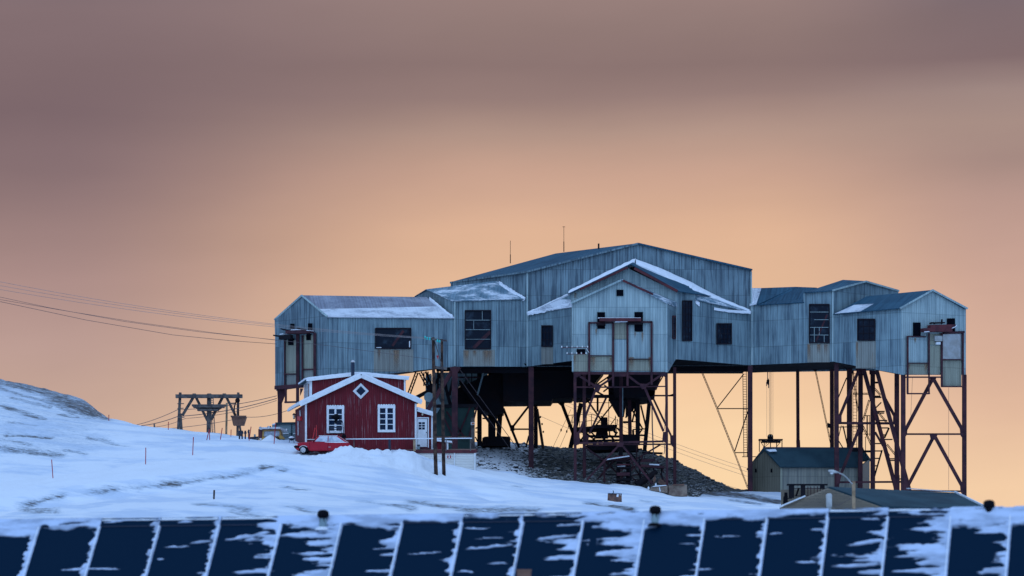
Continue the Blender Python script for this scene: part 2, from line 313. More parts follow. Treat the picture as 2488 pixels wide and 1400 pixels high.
def snow_mat(name, ground=False):
    m, t, b = new_mat(name); b.inputs['Roughness'].default_value = 0.8; b.inputs['Specular IOR Level'].default_value = 0.15
    geo = t.nodes.new('ShaderNodeNewGeometry'); pos = geo.outputs['Position']
    snow = mixc(t, nz(t, pos, 0.12, 3), (0.83, 0.84, 0.87), (0.76, 0.78, 0.82))
    n_fine = nz(t, pos, 1.6, 6, 0.62, (1.0, 0.55, 1.5)); col = snow
    if ground:
        t2 = t.nodes.new('ShaderNodeMapping'); t2.inputs['Rotation'].default_value = (0, R(-8), 0); t.links.new(pos, t2.inputs[0])
        crust_shade = nz(t, t2.outputs[0], 1.0, 5, 0.6, (0.16, 0.10, 1.6)); pk = t.nodes.new('ShaderNodeAttribute'); pk.attribute_name = 'packed'
        col = mixc(t, math_node(t, 'MULTIPLY', sstep(t, math_node(t, 'SUBTRACT', crust_shade, math_node(t, 'MULTIPLY', pk.outputs['Fac'], 0.14)), 0.42, 0.62), 0.75), snow, (0.54, 0.62, 0.75))   # wind-crust streaks, coloured in for weak relief shade
        def attr(n):
            a = t.nodes.new('ShaderNodeAttribute'); a.attribute_name = n; return a.outputs['Fac']
        tilt = t.nodes.new('ShaderNodeMapping'); tilt.inputs['Rotation'].default_value = (0, R(-13), 0); t.links.new(pos, tilt.inputs[0])
        streak = nz(t, tilt.outputs[0], 1.0, 6, 0.68, (1.0, 0.7, 9.0)); speck = nz(t, tilt.outputs[0], 4.0, 5, 0.72, (0.7, 0.7, 3.0))
        k = math_node(t, 'ADD', math_node(t, 'MULTIPLY', streak, 0.55), math_node(t, 'MULTIPLY', speck, 0.45))
        bare = sstep(t, math_node(t, 'ADD', k, math_node(t, 'MULTIPLY', math_node(t, 'SUBTRACT', attr('bare'), 0.5), 0.46)), 0.50, 0.74)
        col = mixc(t, math_node(t, 'MULTIPLY', sstep(t, math_node(t, 'ADD', math_node(t, 'MULTIPLY', k, 0.9), math_node(t, 'MULTIPLY', attr('bare'), 0.5)), 0.52, 0.82), 0.75), col, (0.42, 0.49, 0.58))   # thin wind-scoured snow, tint also deepens the bank's shade
        soil = mixc(t, sstep(t, speck, .35, .65), (0.035, 0.036, 0.038), (0.14, 0.125, 0.12))
        col = mixc(t, bare, col, soil)
        s2 = nz(t, pos, 2.6, 6, 0.72, (1.0, 0.8, 1.8)); big = nz(t, pos, 0.22, 3)
        rubc = mixc(t, sstep(t, s2, 0.40, 0.60), (0.022, 0.026, 0.032), (0.125, 0.115, 0.098))
        rubc = mixc(t, math_node(t, 'MULTIPLY', sstep(t, math_node(t, 'ADD', s2, math_node(t, 'MULTIPLY', math_node(t, 'SUBTRACT', attr('dust'), 0.5), 0.4)), 0.50, 0.60), 0.9), rubc, (0.62, 0.62, 0.64))
        col = mixc(t, sstep(t, math_node(t, 'ADD', attr('rubble'), math_node(t, 'MULTIPLY', math_node(t, 'SUBTRACT', s2, 0.5), 0.5)), 0.42, 0.58), col, rubc)
    t.links.new(col, b.inputs['Base Color']); bump(t, b, n_fine, 0.6, 0.15)
    return m
M['snow'] = snow_mat('snow'); M['ground'] = snow_mat('snowy_ground', True)

# ------------------------------------------------------------------ ground: one sheet, profiles at several depths (photo x -> photo y)
def vnoise(x, y, seed):
    """smooth value noise on arrays"""
    r = np.random.default_rng(seed); tab = r.random((256, 256))
    xi = np.floor(x).astype(int); yi = np.floor(y).astype(int); fx = x - xi; fy = y - yi
    fx = fx * fx * (3 - 2 * fx); fy = fy * fy * (3 - 2 * fy)
    g = lambda a, b: tab[a % 256, b % 256]
    return (g(xi, yi) * (1 - fx) + g(xi + 1, yi) * fx) * (1 - fy) + (g(xi, yi + 1) * (1 - fx) + g(xi + 1, yi + 1) * fx) * fy
def fbm(x, y, seed, o=4):
    s = 0; a = 0.5
    for i in range(o): s = s + a * (vnoise(x * 2 ** i, y * 2 ** i, seed + i) - 0.5); a *= 0.5
    return s
PROF = [   # (depth, [(x, y) in the photo])
 (150, [(-300, 1345), (800, 1335), (1500, 1330), (2500, 1345)]),
 (170, [(-300, 1280), (0, 1272), (400, 1264), (800, 1258), (1200, 1248), (1600, 1243), (1900, 1250), (2150, 1290), (2500, 1310)]),
 (196, [(-300, 1262), (0, 1250), (60, 1240), (130, 1240), (300, 1218), (430, 1205), (700, 1190), (1060, 1212), (1300, 1222), (1600, 1226), (1900, 1240), (2150, 1270), (2500, 1300)]),
 (210.4, [(-300, 1250), (0, 1242), (60, 1238), (100, 1230), (230, 1214), (430, 1192), (560, 1166), (700, 1143), (850, 1150), (1060, 1188), (1300, 1208), (1600, 1216), (1900, 1237), (2150, 1262), (2500, 1298)]),
 (211.6, [(-300, 1240), (0, 1208), (60, 1200), (100, 1196), (230, 1176), (430, 1153), (560, 1135), (700, 1124), (850, 1138), (930, 1150), (1060, 1178), (1300, 1203), (1600, 1213), (1900, 1236), (2150, 1260), (2500, 1297)]),
 (219, [(-300, 1215), (0, 1180), (127, 1168), (350, 1140), (500, 1120), (700, 1109), (780, 1112), (850, 1108), (930, 1116), (1000, 1128), (1060, 1163), (1150, 1176), (1300, 1195), (1600, 1209), (1900, 1234), (2500, 1295)]),
 (223, [(-300, 1200), (0, 1168), (127, 1160), (350, 1128), (500, 1108), (600, 1100), (700, 1104), (770, 1104), (800, 1097), (838, 1080), (870, 1081), (905, 1090), (928, 1087), (952, 1093), (978, 1083), (1000, 1088), (1030, 1110), (1060, 1138), (1100, 1150), (1150, 1160), (1300, 1190), (1600, 1206), (1900, 1232), (2500, 1294)]),
 (227, [(-300, 1180), (0, 1152), (350, 1118), (500, 1095), (600, 1088), (700, 1101), (780, 1102), (850, 1096), (1000, 1098), (1060, 1126), (1150, 1144), (1300, 1182), (1600, 1202), (1660, 1210), (1900, 1230), (2500, 1293)]),
 (232, [(-300, 1150), (0, 1128), (350, 1098), (500, 1082), (600, 1077), (720, 1077), (850, 1088), (1000, 1096), (1060, 1120), (1150, 1138), (1300, 1172), (1400, 1178), (1560, 1190), (1640, 1208), (1760, 1214), (1900, 1226), (2500, 1290)]),
 (240, [(-300, 1100), (0, 1082), (300, 1070), (450, 1066), (600, 1073), (720, 1074), (1000, 1086), (1100, 1110), (1160, 1136), (1300, 1162), (1400, 1168), (1550, 1178), (1600, 1194), (1640, 1206), (1690, 1207), (1740, 1208), (1900, 1220), (2050, 1207), (2200, 1207), (2500, 1290)]),
 (250, [(-300, 1040), (0, 1022), (265, 1042), (430, 1052), (520, 1056), (600, 1066), (720, 1072), (1000, 1082), (1100, 1094), (1200, 1120), (1290, 1139), (1420, 1150), (1540, 1150), (1640, 1170), (1760, 1191), (1830, 1195), (2000, 1202), (2200, 1198), (2350, 1212), (2500, 1290)]),
 (257, [(-300, 1005), (0, 990), (265, 1030), (330, 1036), (430, 1046), (520, 1052), (600, 1063), (720, 1073), (1000, 1081), (1100, 1082), (1200, 1092), (1290, 1108), (1420, 1114), (1500, 1106), (1560, 1110), (1640, 1137), (1760, 1189), (1830, 1197), (2000, 1208), (2350, 1222), (2500, 1300)]),
 (263, [(-300, 985), (0, 968), (200, 1000), (265, 1025), (330, 1034), (430, 1048), (520, 1056), (600, 1068), (720, 1078), (1000, 1084), (1150, 1083), (1250, 1078), (1320, 1088), (1420, 1090), (1500, 1085), (1560, 1091), (1640, 1122), (1700, 1153), (1760, 1185), (1830, 1203), (2000, 1225), (2350, 1240), (2500, 1310)]),
 (275, [(-300, 940), (0, 945), (150, 972), (200, 985), (265, 1020), (330, 1042), (430, 1064), (600, 1090), (1000, 1110), (1500, 1118), (1640, 1150), (1800, 1235), (2500, 1350)]),
 (292, [(-300, 880), (-100, 905), (0, 923), (60, 930), (120, 948), (200, 970), (222, 986), (265, 1021), (320, 1060), (430, 1090), (800, 1140), (1500, 1190), (2500, 1400)]),
 (330, [(-300, 890), (0, 945), (265, 1050), (500, 1150), (1500, 1270), (2500, 1450)]),
 (480, [(-300, 1150), (0, 1180), (500, 1330), (1500, 1450), (2500, 1530)]),
 (1000, [(0, 1500), (2500, 1560)]), (5000, [(0, 1595), (2500, 1597)])]
def smooth1(a, k):
    ker = np.hanning(k + 2)[1:-1]; ker /= ker.sum(); return np.convolve(np.pad(a, k // 2, mode='edge'), ker, 'valid')
COLS = np.concatenate([np.linspace(-6000, -420, 40), np.arange(-400, 2760, 5.0), np.linspace(2790, 8000, 40)])
_rows = [(-120, np.full(len(COLS), -3.0)), (60, np.full(len(COLS), -3.0)), (118, np.full(len(COLS), -2.4))]
for Y, pr in PROF:
    xs, ys = zip(*pr); py = np.interp(COLS, xs, ys); py[40:-40] = smooth1(py[40:-40], 7 if 215 < Y < 260 else 11)
    _rows.append((Y, (HY - py) / F * Y))
RY = np.array([r[0] for r in _rows], float); RZ = np.array([r[1] for r in _rows])
def pchip(Yq):
    h = np.diff(RY)[:, None]; d = np.diff(RZ, axis=0) / h; mm = np.zeros_like(RZ)
    w1 = 2 * h[1:] + h[:-1]; w2 = h[1:] + 2 * h[:-1]; ok = d[:-1] * d[1:] > 0
    with np.errstate(divide='ignore', invalid='ignore'):
        mm[1:-1] = np.where(ok, (w1 + w2) / (w1 / d[:-1] + w2 / d[1:]), 0)
    mm[0], mm[-1] = d[0], d[-1]; out = np.empty((len(Yq), RZ.shape[1]))
    for i, y in enumerate(Yq):
        k = min(max(np.searchsorted(RY, y) - 1, 0), len(RY) - 2); hh = RY[k + 1] - RY[k]; t = (y - RY[k]) / hh
        out[i] = (2 * t**3 - 3 * t**2 + 1) * RZ[k] + (t**3 - 2 * t**2 + t) * hh * mm[k] + (-2 * t**3 + 3 * t**2) * RZ[k + 1] + (t**3 - t**2) * hh * mm[k + 1]
    return out
YS = np.concatenate([[-120, -40, 40, 90, 118, 130, 140], np.arange(146, 200, 1.0), np.arange(200, 268, 0.5), np.arange(268, 300, 1.0), np.geomspace(300, 5000, 40)])
Zg = pchip(YS); Yg = np.repeat(YS[:, None], len(COLS), 1); Xg = (COLS[None, :] - CX) / F * np.maximum(Yg, 150)
def bump2(px, Y, cx, cy, sx, sy): return np.exp(-((px - cx) / sx) ** 2 - ((Y - cy) / sy) ** 2)
PXg = np.repeat(COLS[None, :], len(YS), 0)
PYg = HY - Zg * F / np.maximum(Yg, 150)
def seg_mask(pts, half, soft=1.0):
    """closeness of each ground point to a polyline given in photo x,y"""
    best = np.zeros_like(Zg)
    for (ax, ay), (bx, by) in zip(pts, pts[1:]):
        t = np.clip(((PXg - ax) * (bx - ax) + (PYg - ay) * (by - ay) * 9) / max((bx - ax) ** 2 + 9 * (by - ay) ** 2, 1e-6), 0, 1)
        d = np.hypot((PXg - ax - t * (bx - ax)) / 3, PYg - ay - t * (by - ay)); best = np.maximum(best, np.clip(1.15 - d / half, 0, 1))
    return best
bare = np.zeros_like(Zg)
for pts, h, a in [([(-60, 915), (60, 936), (130, 955), (205, 984), (262, 1014)], 12, 0.72), ([(140, 968), (200, 990), (235, 1006)], 13, 0.80), ([(-20, 935), (60, 960), (125, 980), (180, 1002)], 5, 0.62),
        ([(0, 985), (45, 996), (105, 1017)], 5, 0.66), ([(30, 968), (60, 976), (120, 990)], 4, 0.56), ([(20, 1024), (90, 1034)], 4, 0.56), ([(20, 1057), (70, 1060), (118, 1064)], 5, 0.72),
        ([(-10, 1068), (70, 1082)], 5, 0.58), ([(-10, 1092), (60, 1096), (140, 1103)], 8, 0.64), ([(215, 1062), (250, 1066), (305, 1082)], 4, 0.58), ([(145, 1004), (185, 1012)], 4, 0.68), ([(160, 1092), (205, 1100)], 4, 0.54),
        ([(60, 1228), (85, 1214), (115, 1210)], 8, 0.62), ([(80, 1213), (118, 1206), (145, 1204)], 6, 0.84), ([(60, 1238), (130, 1244)], 7, 0.58), ([(150, 1200), (190, 1195), (250, 1191), (330, 1194)], 5, 0.72), ([(240, 1187), (330, 1180), (420, 1172), (520, 1155), (610, 1140)], 7, 0.60),
        ([(390, 1176), (435, 1172)], 5, 0.80), ([(475, 1162), (490, 1157)], 4, 0.82), ([(585, 1141), (625, 1136)], 5, 0.78), ([(640, 1129), (690, 1132)], 5, 0.82), ([(690, 1182), (745, 1191)], 4, 0.62),
        ([(480, 1226), (560, 1234), (600, 1240)], 5, 0.60), ([(560, 1243), (640, 1252)], 4, 0.56), ([(700, 1232), (760, 1244)], 4, 0.54), ([(880, 1220), (950, 1230), (1000, 1237)], 6, 0.60), ([(1000, 1218), (1060, 1230), (1160, 1238), (1300, 1240)], 7, 0.66),
        ([(1435, 1222), (1480, 1228), (1530, 1236)], 6, 0.80), ([(1250, 1180), (1270, 1184)], 3, 0.6), ([(1560, 1215), (1640, 1222)], 4, 0.5),
        ([(1700, 1196), (1790, 1200), (1890, 1216)], 7, 0.84), ([(1780, 1215), (1850, 1226)], 5, 0.6)]:
    bare = np.maximum(bare, min(1, a + .10) * np.clip(seg_mask(pts, h * 1.5) * 1.1, 0, 1))
hillside = np.clip((330 - PXg) / 120, 0, 1) * np.clip((1120 - PYg) / 30, 0, 1) * np.clip((Yg - 225) / 8, 0, 1)
bare = np.maximum(bare, 0.40 * hillside)
bare *= (YS[:, None] < 330)
def inside(xs, ylo, yhi):                       # smooth box in photo x and depth
    (a, b, c, d) = xs; (e, f, g, h) = (*ylo, *yhi)
    r = lambda v, p, q: np.clip((v - p) / (q - p), 0, 1)
    return r(PXg, a, b) * (1 - r(PXg, c, d)) * r(Yg, e, f) * (1 - r(Yg, g, h))
# foot of the rubble slope follows a line from the terrace down to the portal legs
foot = np.interp(PXg, [1100, 1160, 1300, 1420, 1570, 1620, 1680, 1760, 1900], [229, 235, 239, 240.5, 240.5, 239.5, 241, 248, 252])
rubble = np.clip((Yg - foot) / 1.0 + 0.5, 0, 1) * np.clip((PXg - 1085) / 30, 0, 1) * (1 - np.clip((PXg - 1900) / 40, 0, 1)) * (YS[:, None] < 300)
dust = np.clip(1.0 - np.abs(PXg - 1200) / 130, 0, 1) * 0.95 + np.clip(1 - np.abs(PXg - 1690) / 80, 0, 1) * 0.35 + np.clip((1500 - PXg) / 900, 0, 0.25) + 0.12 * np.clip((250 - Yg) / 6, 0, 1)
nearw = np.clip((Yg - 140) / 10, 0, 1) * np.clip((420 - Yg) / 60, 0.3, 1)
Zg = Zg + nearw * (fbm(Xg * 0.16, Yg * 0.10, 3) * 0.45 + fbm(Xg * 0.45 + Yg * 0.25, Yg * 0.6, 9) * 0.34 + fbm(Xg * 0.30 + Yg * 0.3, Yg * 1.5, 19, 3) * 0.17)
pile = np.clip(bump2(PXg, Yg, 900, 222, 190, 6) * 1.3, 0, 1)
Zg = Zg + pile * (fbm(Xg * 1.0, Yg * 1.3, 21) * 0.75 + np.abs(fbm(Xg * 2.0, Yg * 1.6, 31)) * 0.7 + fbm(Xg * 4.0, Yg * 3.0, 33, 2) * 0.25 - 0.30)
road = np.clip(1.5 - np.abs(Yg - 217) / 6, 0, 1) * np.clip((860 - PXg) / 60, 0, 1) * (Yg > 211.5)
Zg = Zg + road * (fbm(Xg * 2.2, Yg * 1.6, 51) * 0.14 + np.abs(fbm(Xg * 1.0, Yg * 1.3, 53)) * 0.15)
Zg = Zg + rubble * (fbm(Xg * 1.5, Yg * 1.5, 41, 4) * 0.55) + np.clip(bare - 0.4, 0, 1) * fbm(Xg * 1.1, Yg * 1.4, 61) * 0.7 - 0.35 * seg_mask([(1062, 1184), (1120, 1189), (1170, 1199), (1212, 1213)], 9) - 0.18 * np.clip(bare - .3, 0, 1)
def ground_z(X, Y):
    px = CX + X * F / max(Y, 150); i = min(max(np.searchsorted(YS, Y) - 1, 0), len(YS) - 2); j = min(max(np.searchsorted(COLS, px) - 1, 0), len(COLS) - 2)
    a = (Y - YS[i]) / (YS[i + 1] - YS[i]); b = (px - COLS[j]) / (COLS[j + 1] - COLS[j])
    return float((Zg[i, j] * (1 - b) + Zg[i, j + 1] * b) * (1 - a) + (Zg[i + 1, j] * (1 - b) + Zg[i + 1, j + 1] * b) * a)
def grid_mesh(name, X, Y, Z, mat, attrs, parent=None):
    r, c = X.shape; me = bpy.data.meshes.new(name)
    co = np.stack([X, Y, Z], -1).reshape(-1, 3); idx = np.arange(r * c).reshape(r, c)
    q = np.stack([idx[:-1, :-1], idx[:-1, 1:], idx[1:, 1:], idx[1:, :-1]], -1).reshape(-1, 4)
    me.vertices.add(len(co)); me.vertices.foreach_set('co', co.astype(np.float32).ravel())
    me.loops.add(q.size); me.loops.foreach_set('vertex_index', q.ravel().astype(np.int32))
    me.polygons.add(len(q)); me.polygons.foreach_set('loop_start', np.arange(0, q.size, 4, dtype=np.int32)); me.polygons.foreach_set('loop_total', np.full(len(q), 4, np.int32))
    me.polygons.foreach_set('use_smooth', np.ones(len(q), bool)); me.update(); me.validate()
    for k, a in attrs.items():
        at = me.attributes.new(k, 'FLOAT', 'POINT'); at.data.foreach_set('value', a.astype(np.float32).ravel())
    me.materials.append(mat); o = bpy.data.objects.new(name, me); C.objects.link(o)
    if parent: o.parent = parent
    return o
ground = grid_mesh('ground', Xg, Yg, Zg, M['ground'], {'bare': bare, 'rubble': rubble, 'dust': dust, 'packed': np.clip(road + pile, 0, 1)})
tag(ground, 'snow-covered hillside with bare stony patches and a rubble bank under the stilts', 'ground', kind='structure')

# loose stones on the bank under the station
def ico():
    bm = bmesh.new(); bmesh.ops.create_icosphere(bm, subdivisions=1, radius=1); v = [x.co.copy() for x in bm.verts]; f = [tuple(q.index for q in p.verts) for p in bm.faces]; bm.free(); return v, f
IV, IF = ico(); mb = MB(); n = 0
while n < 3300:
    px = random.uniform(1110, 1760); Y = random.uniform(232, 266)
    ft = np.interp(px, [1100, 1160, 1300, 1420, 1570, 1620, 1680, 1760], [229.5, 235.5, 239.5, 241, 241, 241, 242, 248.5])
    if Y < ft: continue
    if px < 1160 and Y < 236: continue
    n += 1; X = (px - CX) / F * Y; z = ground_z(X, Y); r = random.uniform(0.045, 0.15) * (2.2 if random.random() < 0.07 else 1)
    sx, sy, sz = r * random.uniform(0.8, 1.7), r * random.uniform(0.7, 1.3), r * random.uniform(0.4, 0.9); a = random.uniform(0, 6.28); ca, sa = math.cos(a), math.sin(a)
    j = [random.uniform(0.75, 1.2) for _ in IV]
    mb.add([Vector((X + (v.x * sx * ca - v.y * sy * sa) * k, Y + (v.x * sx * sa + v.y * sy * ca) * k, z + v.z * sz * k)) for v, k in zip(IV, j)], IF)
def stone_mat():
    m, t, b = new_mat('stones'); b.inputs['Roughness'].default_value = 0.9; b.inputs['Specular IOR Level'].default_value = 0.2
    geo = t.nodes.new('ShaderNodeNewGeometry'); sp = t.nodes.new('ShaderNodeSeparateXYZ'); t.links.new(geo.outputs['Normal'], sp.inputs[0])
    n1 = nz(t, geo.outputs['Position'], 1.8, 4); col = mixc(t, sstep(t, n1, 0.38, 0.66), (0.016, 0.019, 0.024), (0.105, 0.098, 0.088))
    sp2 = t.nodes.new('ShaderNodeSeparateXYZ'); t.links.new(geo.outputs['Position'], sp2.inputs[0])
    side = math_node(t, 'ADD', math_node(t, 'MULTIPLY', sstep(t, sp2.outputs[0], 4.0, -2.5), 0.72), 0.28)   # snow drifted against the sheltered side by the terrace
    f = math_node(t, 'MULTIPLY', sstep(t, math_node(t, 'ADD', sp.outputs[2], math_node(t, 'MULTIPLY', n1, 0.6)), 0.55, 0.95), side)
    t.links.new(mixc(t, f, col, (0.66, 0.66, 0.68)), b.inputs['Base Color']); return m
M['stone'] = stone_mat()
rocks = mb.build('rubble', M['stone']); tag(rocks, 'loose broken rock lying on the bank under the stilts', 'rubble', kind='stuff')

# ------------------------------------------------------------------ the cableway station: corrugated halls on steel stilts
st = thing('cableway_station', (m_(256, 250), 250, ground_z(m_(256, 250), 250)), 'huge grey corrugated-iron cableway station with several gabled halls raised on red-brown steel stilts', 'industrial building')
def wallY(a, b, px):
    """depth at which photo column px meets the vertical wall through two (px, depth) corners"""
    k = (px - CX) / F; xa, ya = (a[0] - CX) / F * a[1], a[1]; xb, yb = (b[0] - CX) / F * b[1], b[1]
    dx, dy = xb - xa, yb - ya; t = (k * ya - xa) / (dx - k * dy); return ya + t * dy
def wnorm(a, b):
    pa, pb = P(a[0], 0, a[1]), P(b[0], 0, b[1]); d = Vector((pb.x - pa.x, pb.y - pa.y, 0)).normalized(); n = Vector((d.y, -d.x, 0))
    return n if n.y < 0 else -n
def onw(w, px, py, off=0.0): a, b = w; return P(px, py, wallY(a, b, px)) + wnorm(a, b) * off
def wrect(w, x0, y0, x1, y1, off=0.0): return [onw(w, x0, y0, off), onw(w, x1, y0, off), onw(w, x1, y1, off), onw(w, x0, y1, off)]
def panel(w, x0, y0, x1, y1, mat, name='sheet_panel', off=0.05, parent=None):
    return MB().slab(wrect(w, x0, y0, x1, y1, off), off * 0.9 + 0.02, -wnorm(*w)).build(name, mat, parent or st)
def strip(w, x0, y0, x1, y1, wd, off=0.1, mb=None, d=None):
    """a bar lying on a wall between two photo points; wd in photo pixels"""
    mb = mb if mb is not None else MB(); p0, p1 = onw(w, x0, y0, off), onw(w, x1, y1, off)
    return mb.beam(p0, p1, wd / F * p0.y, d or 0.2)
WL_END, WL_SIDE = ((668, 250.2), (795, 246)), ((795, 246), (1103, 248.5))
W_B, W_BL = ((1103, 248.5), (1280, 250)), ((1008, 255), (1103, 248.5))
W_A, W_AL = ((1280, 250), (1826, 250)), ((1095, 256.7), (1280, 250))
W_CL, W_CF, W_G = ((1280, 250), (1387, 246)), ((1387, 246), (1645, 244.8)), ((1645, 244.8), (1826, 250))
W_E, W_ER = ((1390, 240), (1620, 240)), ((1620, 240), (1643, 244.6))
W_H, W_I, W_IE = ((1826, 250), (2025, 247)), ((2025, 247), (2189, 243.5)), ((2189, 243.5), (2347, 246))
def wall(w, pts, mat='galv', th=0.08, name='wall'):
    return MB().slab([onw(w, *p) for p in pts], th, -wnorm(*w)).build(name, M[mat], st)
wall(WL_END, [(668, 775), (733, 720), (795, 768), (795, 925), (672, 940), (668.5, 940)], 'galv_dark')
wall(WL_SIDE, [(795, 768), (1103, 772), (1103, 891), (988, 903.5), (795, 925)])
wall(W_B, [(1103, 731), (1280, 727), (1280, 891), (1103, 891)])
wall(W_BL, [(1010, 722), (1038, 705), (1103, 731), (1103, 891), (1060, 890), (1010, 800)])
wall(W_A, [(1280, 660), (1550, 594), (1826, 656), (1826, 888), (1280, 891)], 'galv_dark')
wall(W_AL, [(1095, 687), (1280, 661), (1280, 892), (1095, 900)], 'galv_dark')
wall(W_CL, [(1280, 762), (1387, 716), (1387, 877), (1280, 891)])
wall(W_CF, [(1387, 714), (1526, 652), (1645, 710), (1645, 873), (1387, 877)], 'galv_pale')
wall(W_G, [(1645, 709), (1690, 714), (1691, 727), (1826, 757), (1826, 888), (1645, 873)])
wall(W_E, [(1390, 735), (1509, 681), (1620, 735), (1620, 906), (1616, 906), (1390, 904)], 'galv_pale')
wall(W_ER, [(1620, 736), (1643, 740), (1643, 871), (1622, 907)])
wall(W_H, [(1826, 741), (1952, 733.5), (1952, 710), (2025, 706), (2025, 879), (1826, 887)])
wall(W_I, [(2025, 763), (2189, 749), (2189, 910), (2025, 879)])
wall(W_IE, [(2189, 749), (2266, 706), (2347, 749), (2347, 911), (2189, 911)], 'galv_pale')
W_H2 = ((2025, 247), (2183, 252.5))
wall(W_H2, [(2023, 706), (2104, 684), (2183, 706), (2183, 770), (2025, 790)])
# walls on the far sides, out of this view
def quad(mat, name, pts, th=0.08, away=None): return MB().slab([P(*p) for p in pts], th, away).build(name, M[mat], st)
xbr = lambda px, Y0, Y: CX + (px - CX) / F * Y0 * F / Y      # photo x at depth Y of a point square behind (px, Y0)
quad('galv_dark', 'wall', [(1095, 687, 256.7), (1350, 617, 256.7), (1803, 672, 256.7), (1803, 907, 256.7), (1095, 907, 256.7)])
quad('galv_dark', 'wall', [(1826, 656, 250), (1803, 672, 256.7), (1803, 907, 256.7), (1826, 888, 250)], 0.08, (-1, 0, 0))
quad('galv_dark', 'wall', [(668, 775, 250.2), (1010, 785, 255.5), (1010, 905, 255.5), (672, 950, 250.2)])
quad('galv_dark', 'wall', [(1826, 705, 256), (2180, 712, 256), (2180, 900, 256), (1826, 905, 256)])
quad('galv_dark', 'wall', [(2183, 765, 252.6), (2347, 750, 246.1), (2347, 910, 246.1), (2183, 905, 252.6)], 0.08, (-1, 0, 0))
# floors, undersides coloured near-black as shade
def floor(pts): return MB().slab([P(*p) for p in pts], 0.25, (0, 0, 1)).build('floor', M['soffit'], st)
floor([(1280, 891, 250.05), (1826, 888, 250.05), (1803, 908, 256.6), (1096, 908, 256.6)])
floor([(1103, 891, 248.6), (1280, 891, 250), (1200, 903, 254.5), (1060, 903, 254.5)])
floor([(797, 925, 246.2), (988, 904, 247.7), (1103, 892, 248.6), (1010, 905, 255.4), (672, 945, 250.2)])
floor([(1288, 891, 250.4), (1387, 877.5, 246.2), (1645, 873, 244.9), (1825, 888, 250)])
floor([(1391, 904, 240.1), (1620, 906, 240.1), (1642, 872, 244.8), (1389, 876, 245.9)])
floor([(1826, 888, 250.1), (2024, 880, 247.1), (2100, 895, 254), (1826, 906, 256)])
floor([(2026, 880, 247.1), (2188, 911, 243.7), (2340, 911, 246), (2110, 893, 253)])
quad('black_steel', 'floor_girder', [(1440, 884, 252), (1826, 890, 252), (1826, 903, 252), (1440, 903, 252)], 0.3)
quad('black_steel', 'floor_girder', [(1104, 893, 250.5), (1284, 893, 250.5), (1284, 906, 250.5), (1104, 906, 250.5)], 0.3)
# roofs
def roof(mat, pts, th=0.07, name='roof'): return MB().slab([P(*p) for p in pts], th, (0, 0.3, -1)).build(name, M[mat], st)
roof('roof_frost', [(733, 717.5, 248.0), (1036, 722, 251.6), (1068, 745.5, 250.1), (770, 752, 246.95)])
roof('roof_snowy', [(770, 751.2, 246.93), (1068, 744.5, 250.05), (1104.5, 772.5, 248.35), (795, 769.5, 245.8)])
roof('roof_blue', [(733, 717.5, 248.0), (1036, 722, 251.6), (1010, 784, 255.6), (667, 777.5, 250.4)])
roof('roof_patchy', [(1035, 703, 252.8), (1211, 682, 252.6), (1279, 726, 249.8), (1100, 731, 248.3)])
roof('roof_blue', [(1035, 703, 252.8), (1211, 682, 252.6), (1180, 715, 256), (1007, 720, 255.2)])
roof('roof_blue', [(1550, 591, 249.9), (1350, 616, 256.8), (1093, 686, 256.9), (1279, 660, 249.8)])
roof('roof_blue', [(1550, 591, 249.9), (1350, 616, 256.8), (1803, 671, 256.9), (1827, 655, 249.8)])
roof('roof_blue', [(1533, 641, 244.6), (1379, 714, 245.4), (1380, 713, 250), (1545, 632, 249.9)])
roof('roof_blue', [(1533, 641, 244.6), (1652, 708, 244.3), (1692, 714, 245.9), (1750, 722, 249.9), (1545, 632, 249.9)])
roof('roof_snowy', [(1279, 762, 249.7), (1391, 746, 245.7), (1384, 718, 246.2), (1380, 714, 249.9)])
roof('roof_patchy', [(1690, 728, 245.9), (1828, 758, 249.7), (1750, 722, 249.9), (1690, 716, 246.3)])
roof('roof_patchy', [(1509, 679.5, 239.8), (1388, 736, 239.8), (1387, 734, 245.9), (1512, 678, 245.4)])
roof('roof_patchy', [(1509, 679.5, 239.8), (1622, 736, 239.8), (1645, 746, 244.6), (1645, 734, 244.8), (1512, 678, 245.4)])
roof('roof_snowy', [(1821, 742, 249.7), (1826, 700, 252.5), (1850, 700, 252.4), (1838, 738, 249.6)])
roof('roof_blue', [(1838, 738, 249.6), (1850, 700, 252.4), (1933, 697, 252), (1845, 738, 249.5)])
roof('roof_blue', [(1836, 741, 249.5), (1933, 697, 252), (1985, 699, 252), (1953, 734, 248)])
roof('roof_blue', [(1952, 711, 247.8), (2023, 705.5, 246.8), (2104, 683, 249.4), (2048, 680, 251)])
roof('roof_blue', [(2104, 683, 249.4), (2048, 680, 251), (2120, 702, 254.5), (2184, 706, 252.6)])
roof('roof_blue', [(2024, 763, 246.8), (2187.5, 748.5, 243.2), (2266, 704.5, 244.6), (2106, 720, 248.4)])
roof('roof_blue', [(2266, 704.5, 244.6), (2106, 720, 248.4), (2190, 765, 252.8), (2350.5, 749.5, 245.8)])
roof('roof_snowy', [(2028, 762, 246.7), (2090, 756.6, 245.35), (2122, 738, 245.9), (2075, 741, 247.0)], 0.05, 'snow_patch')
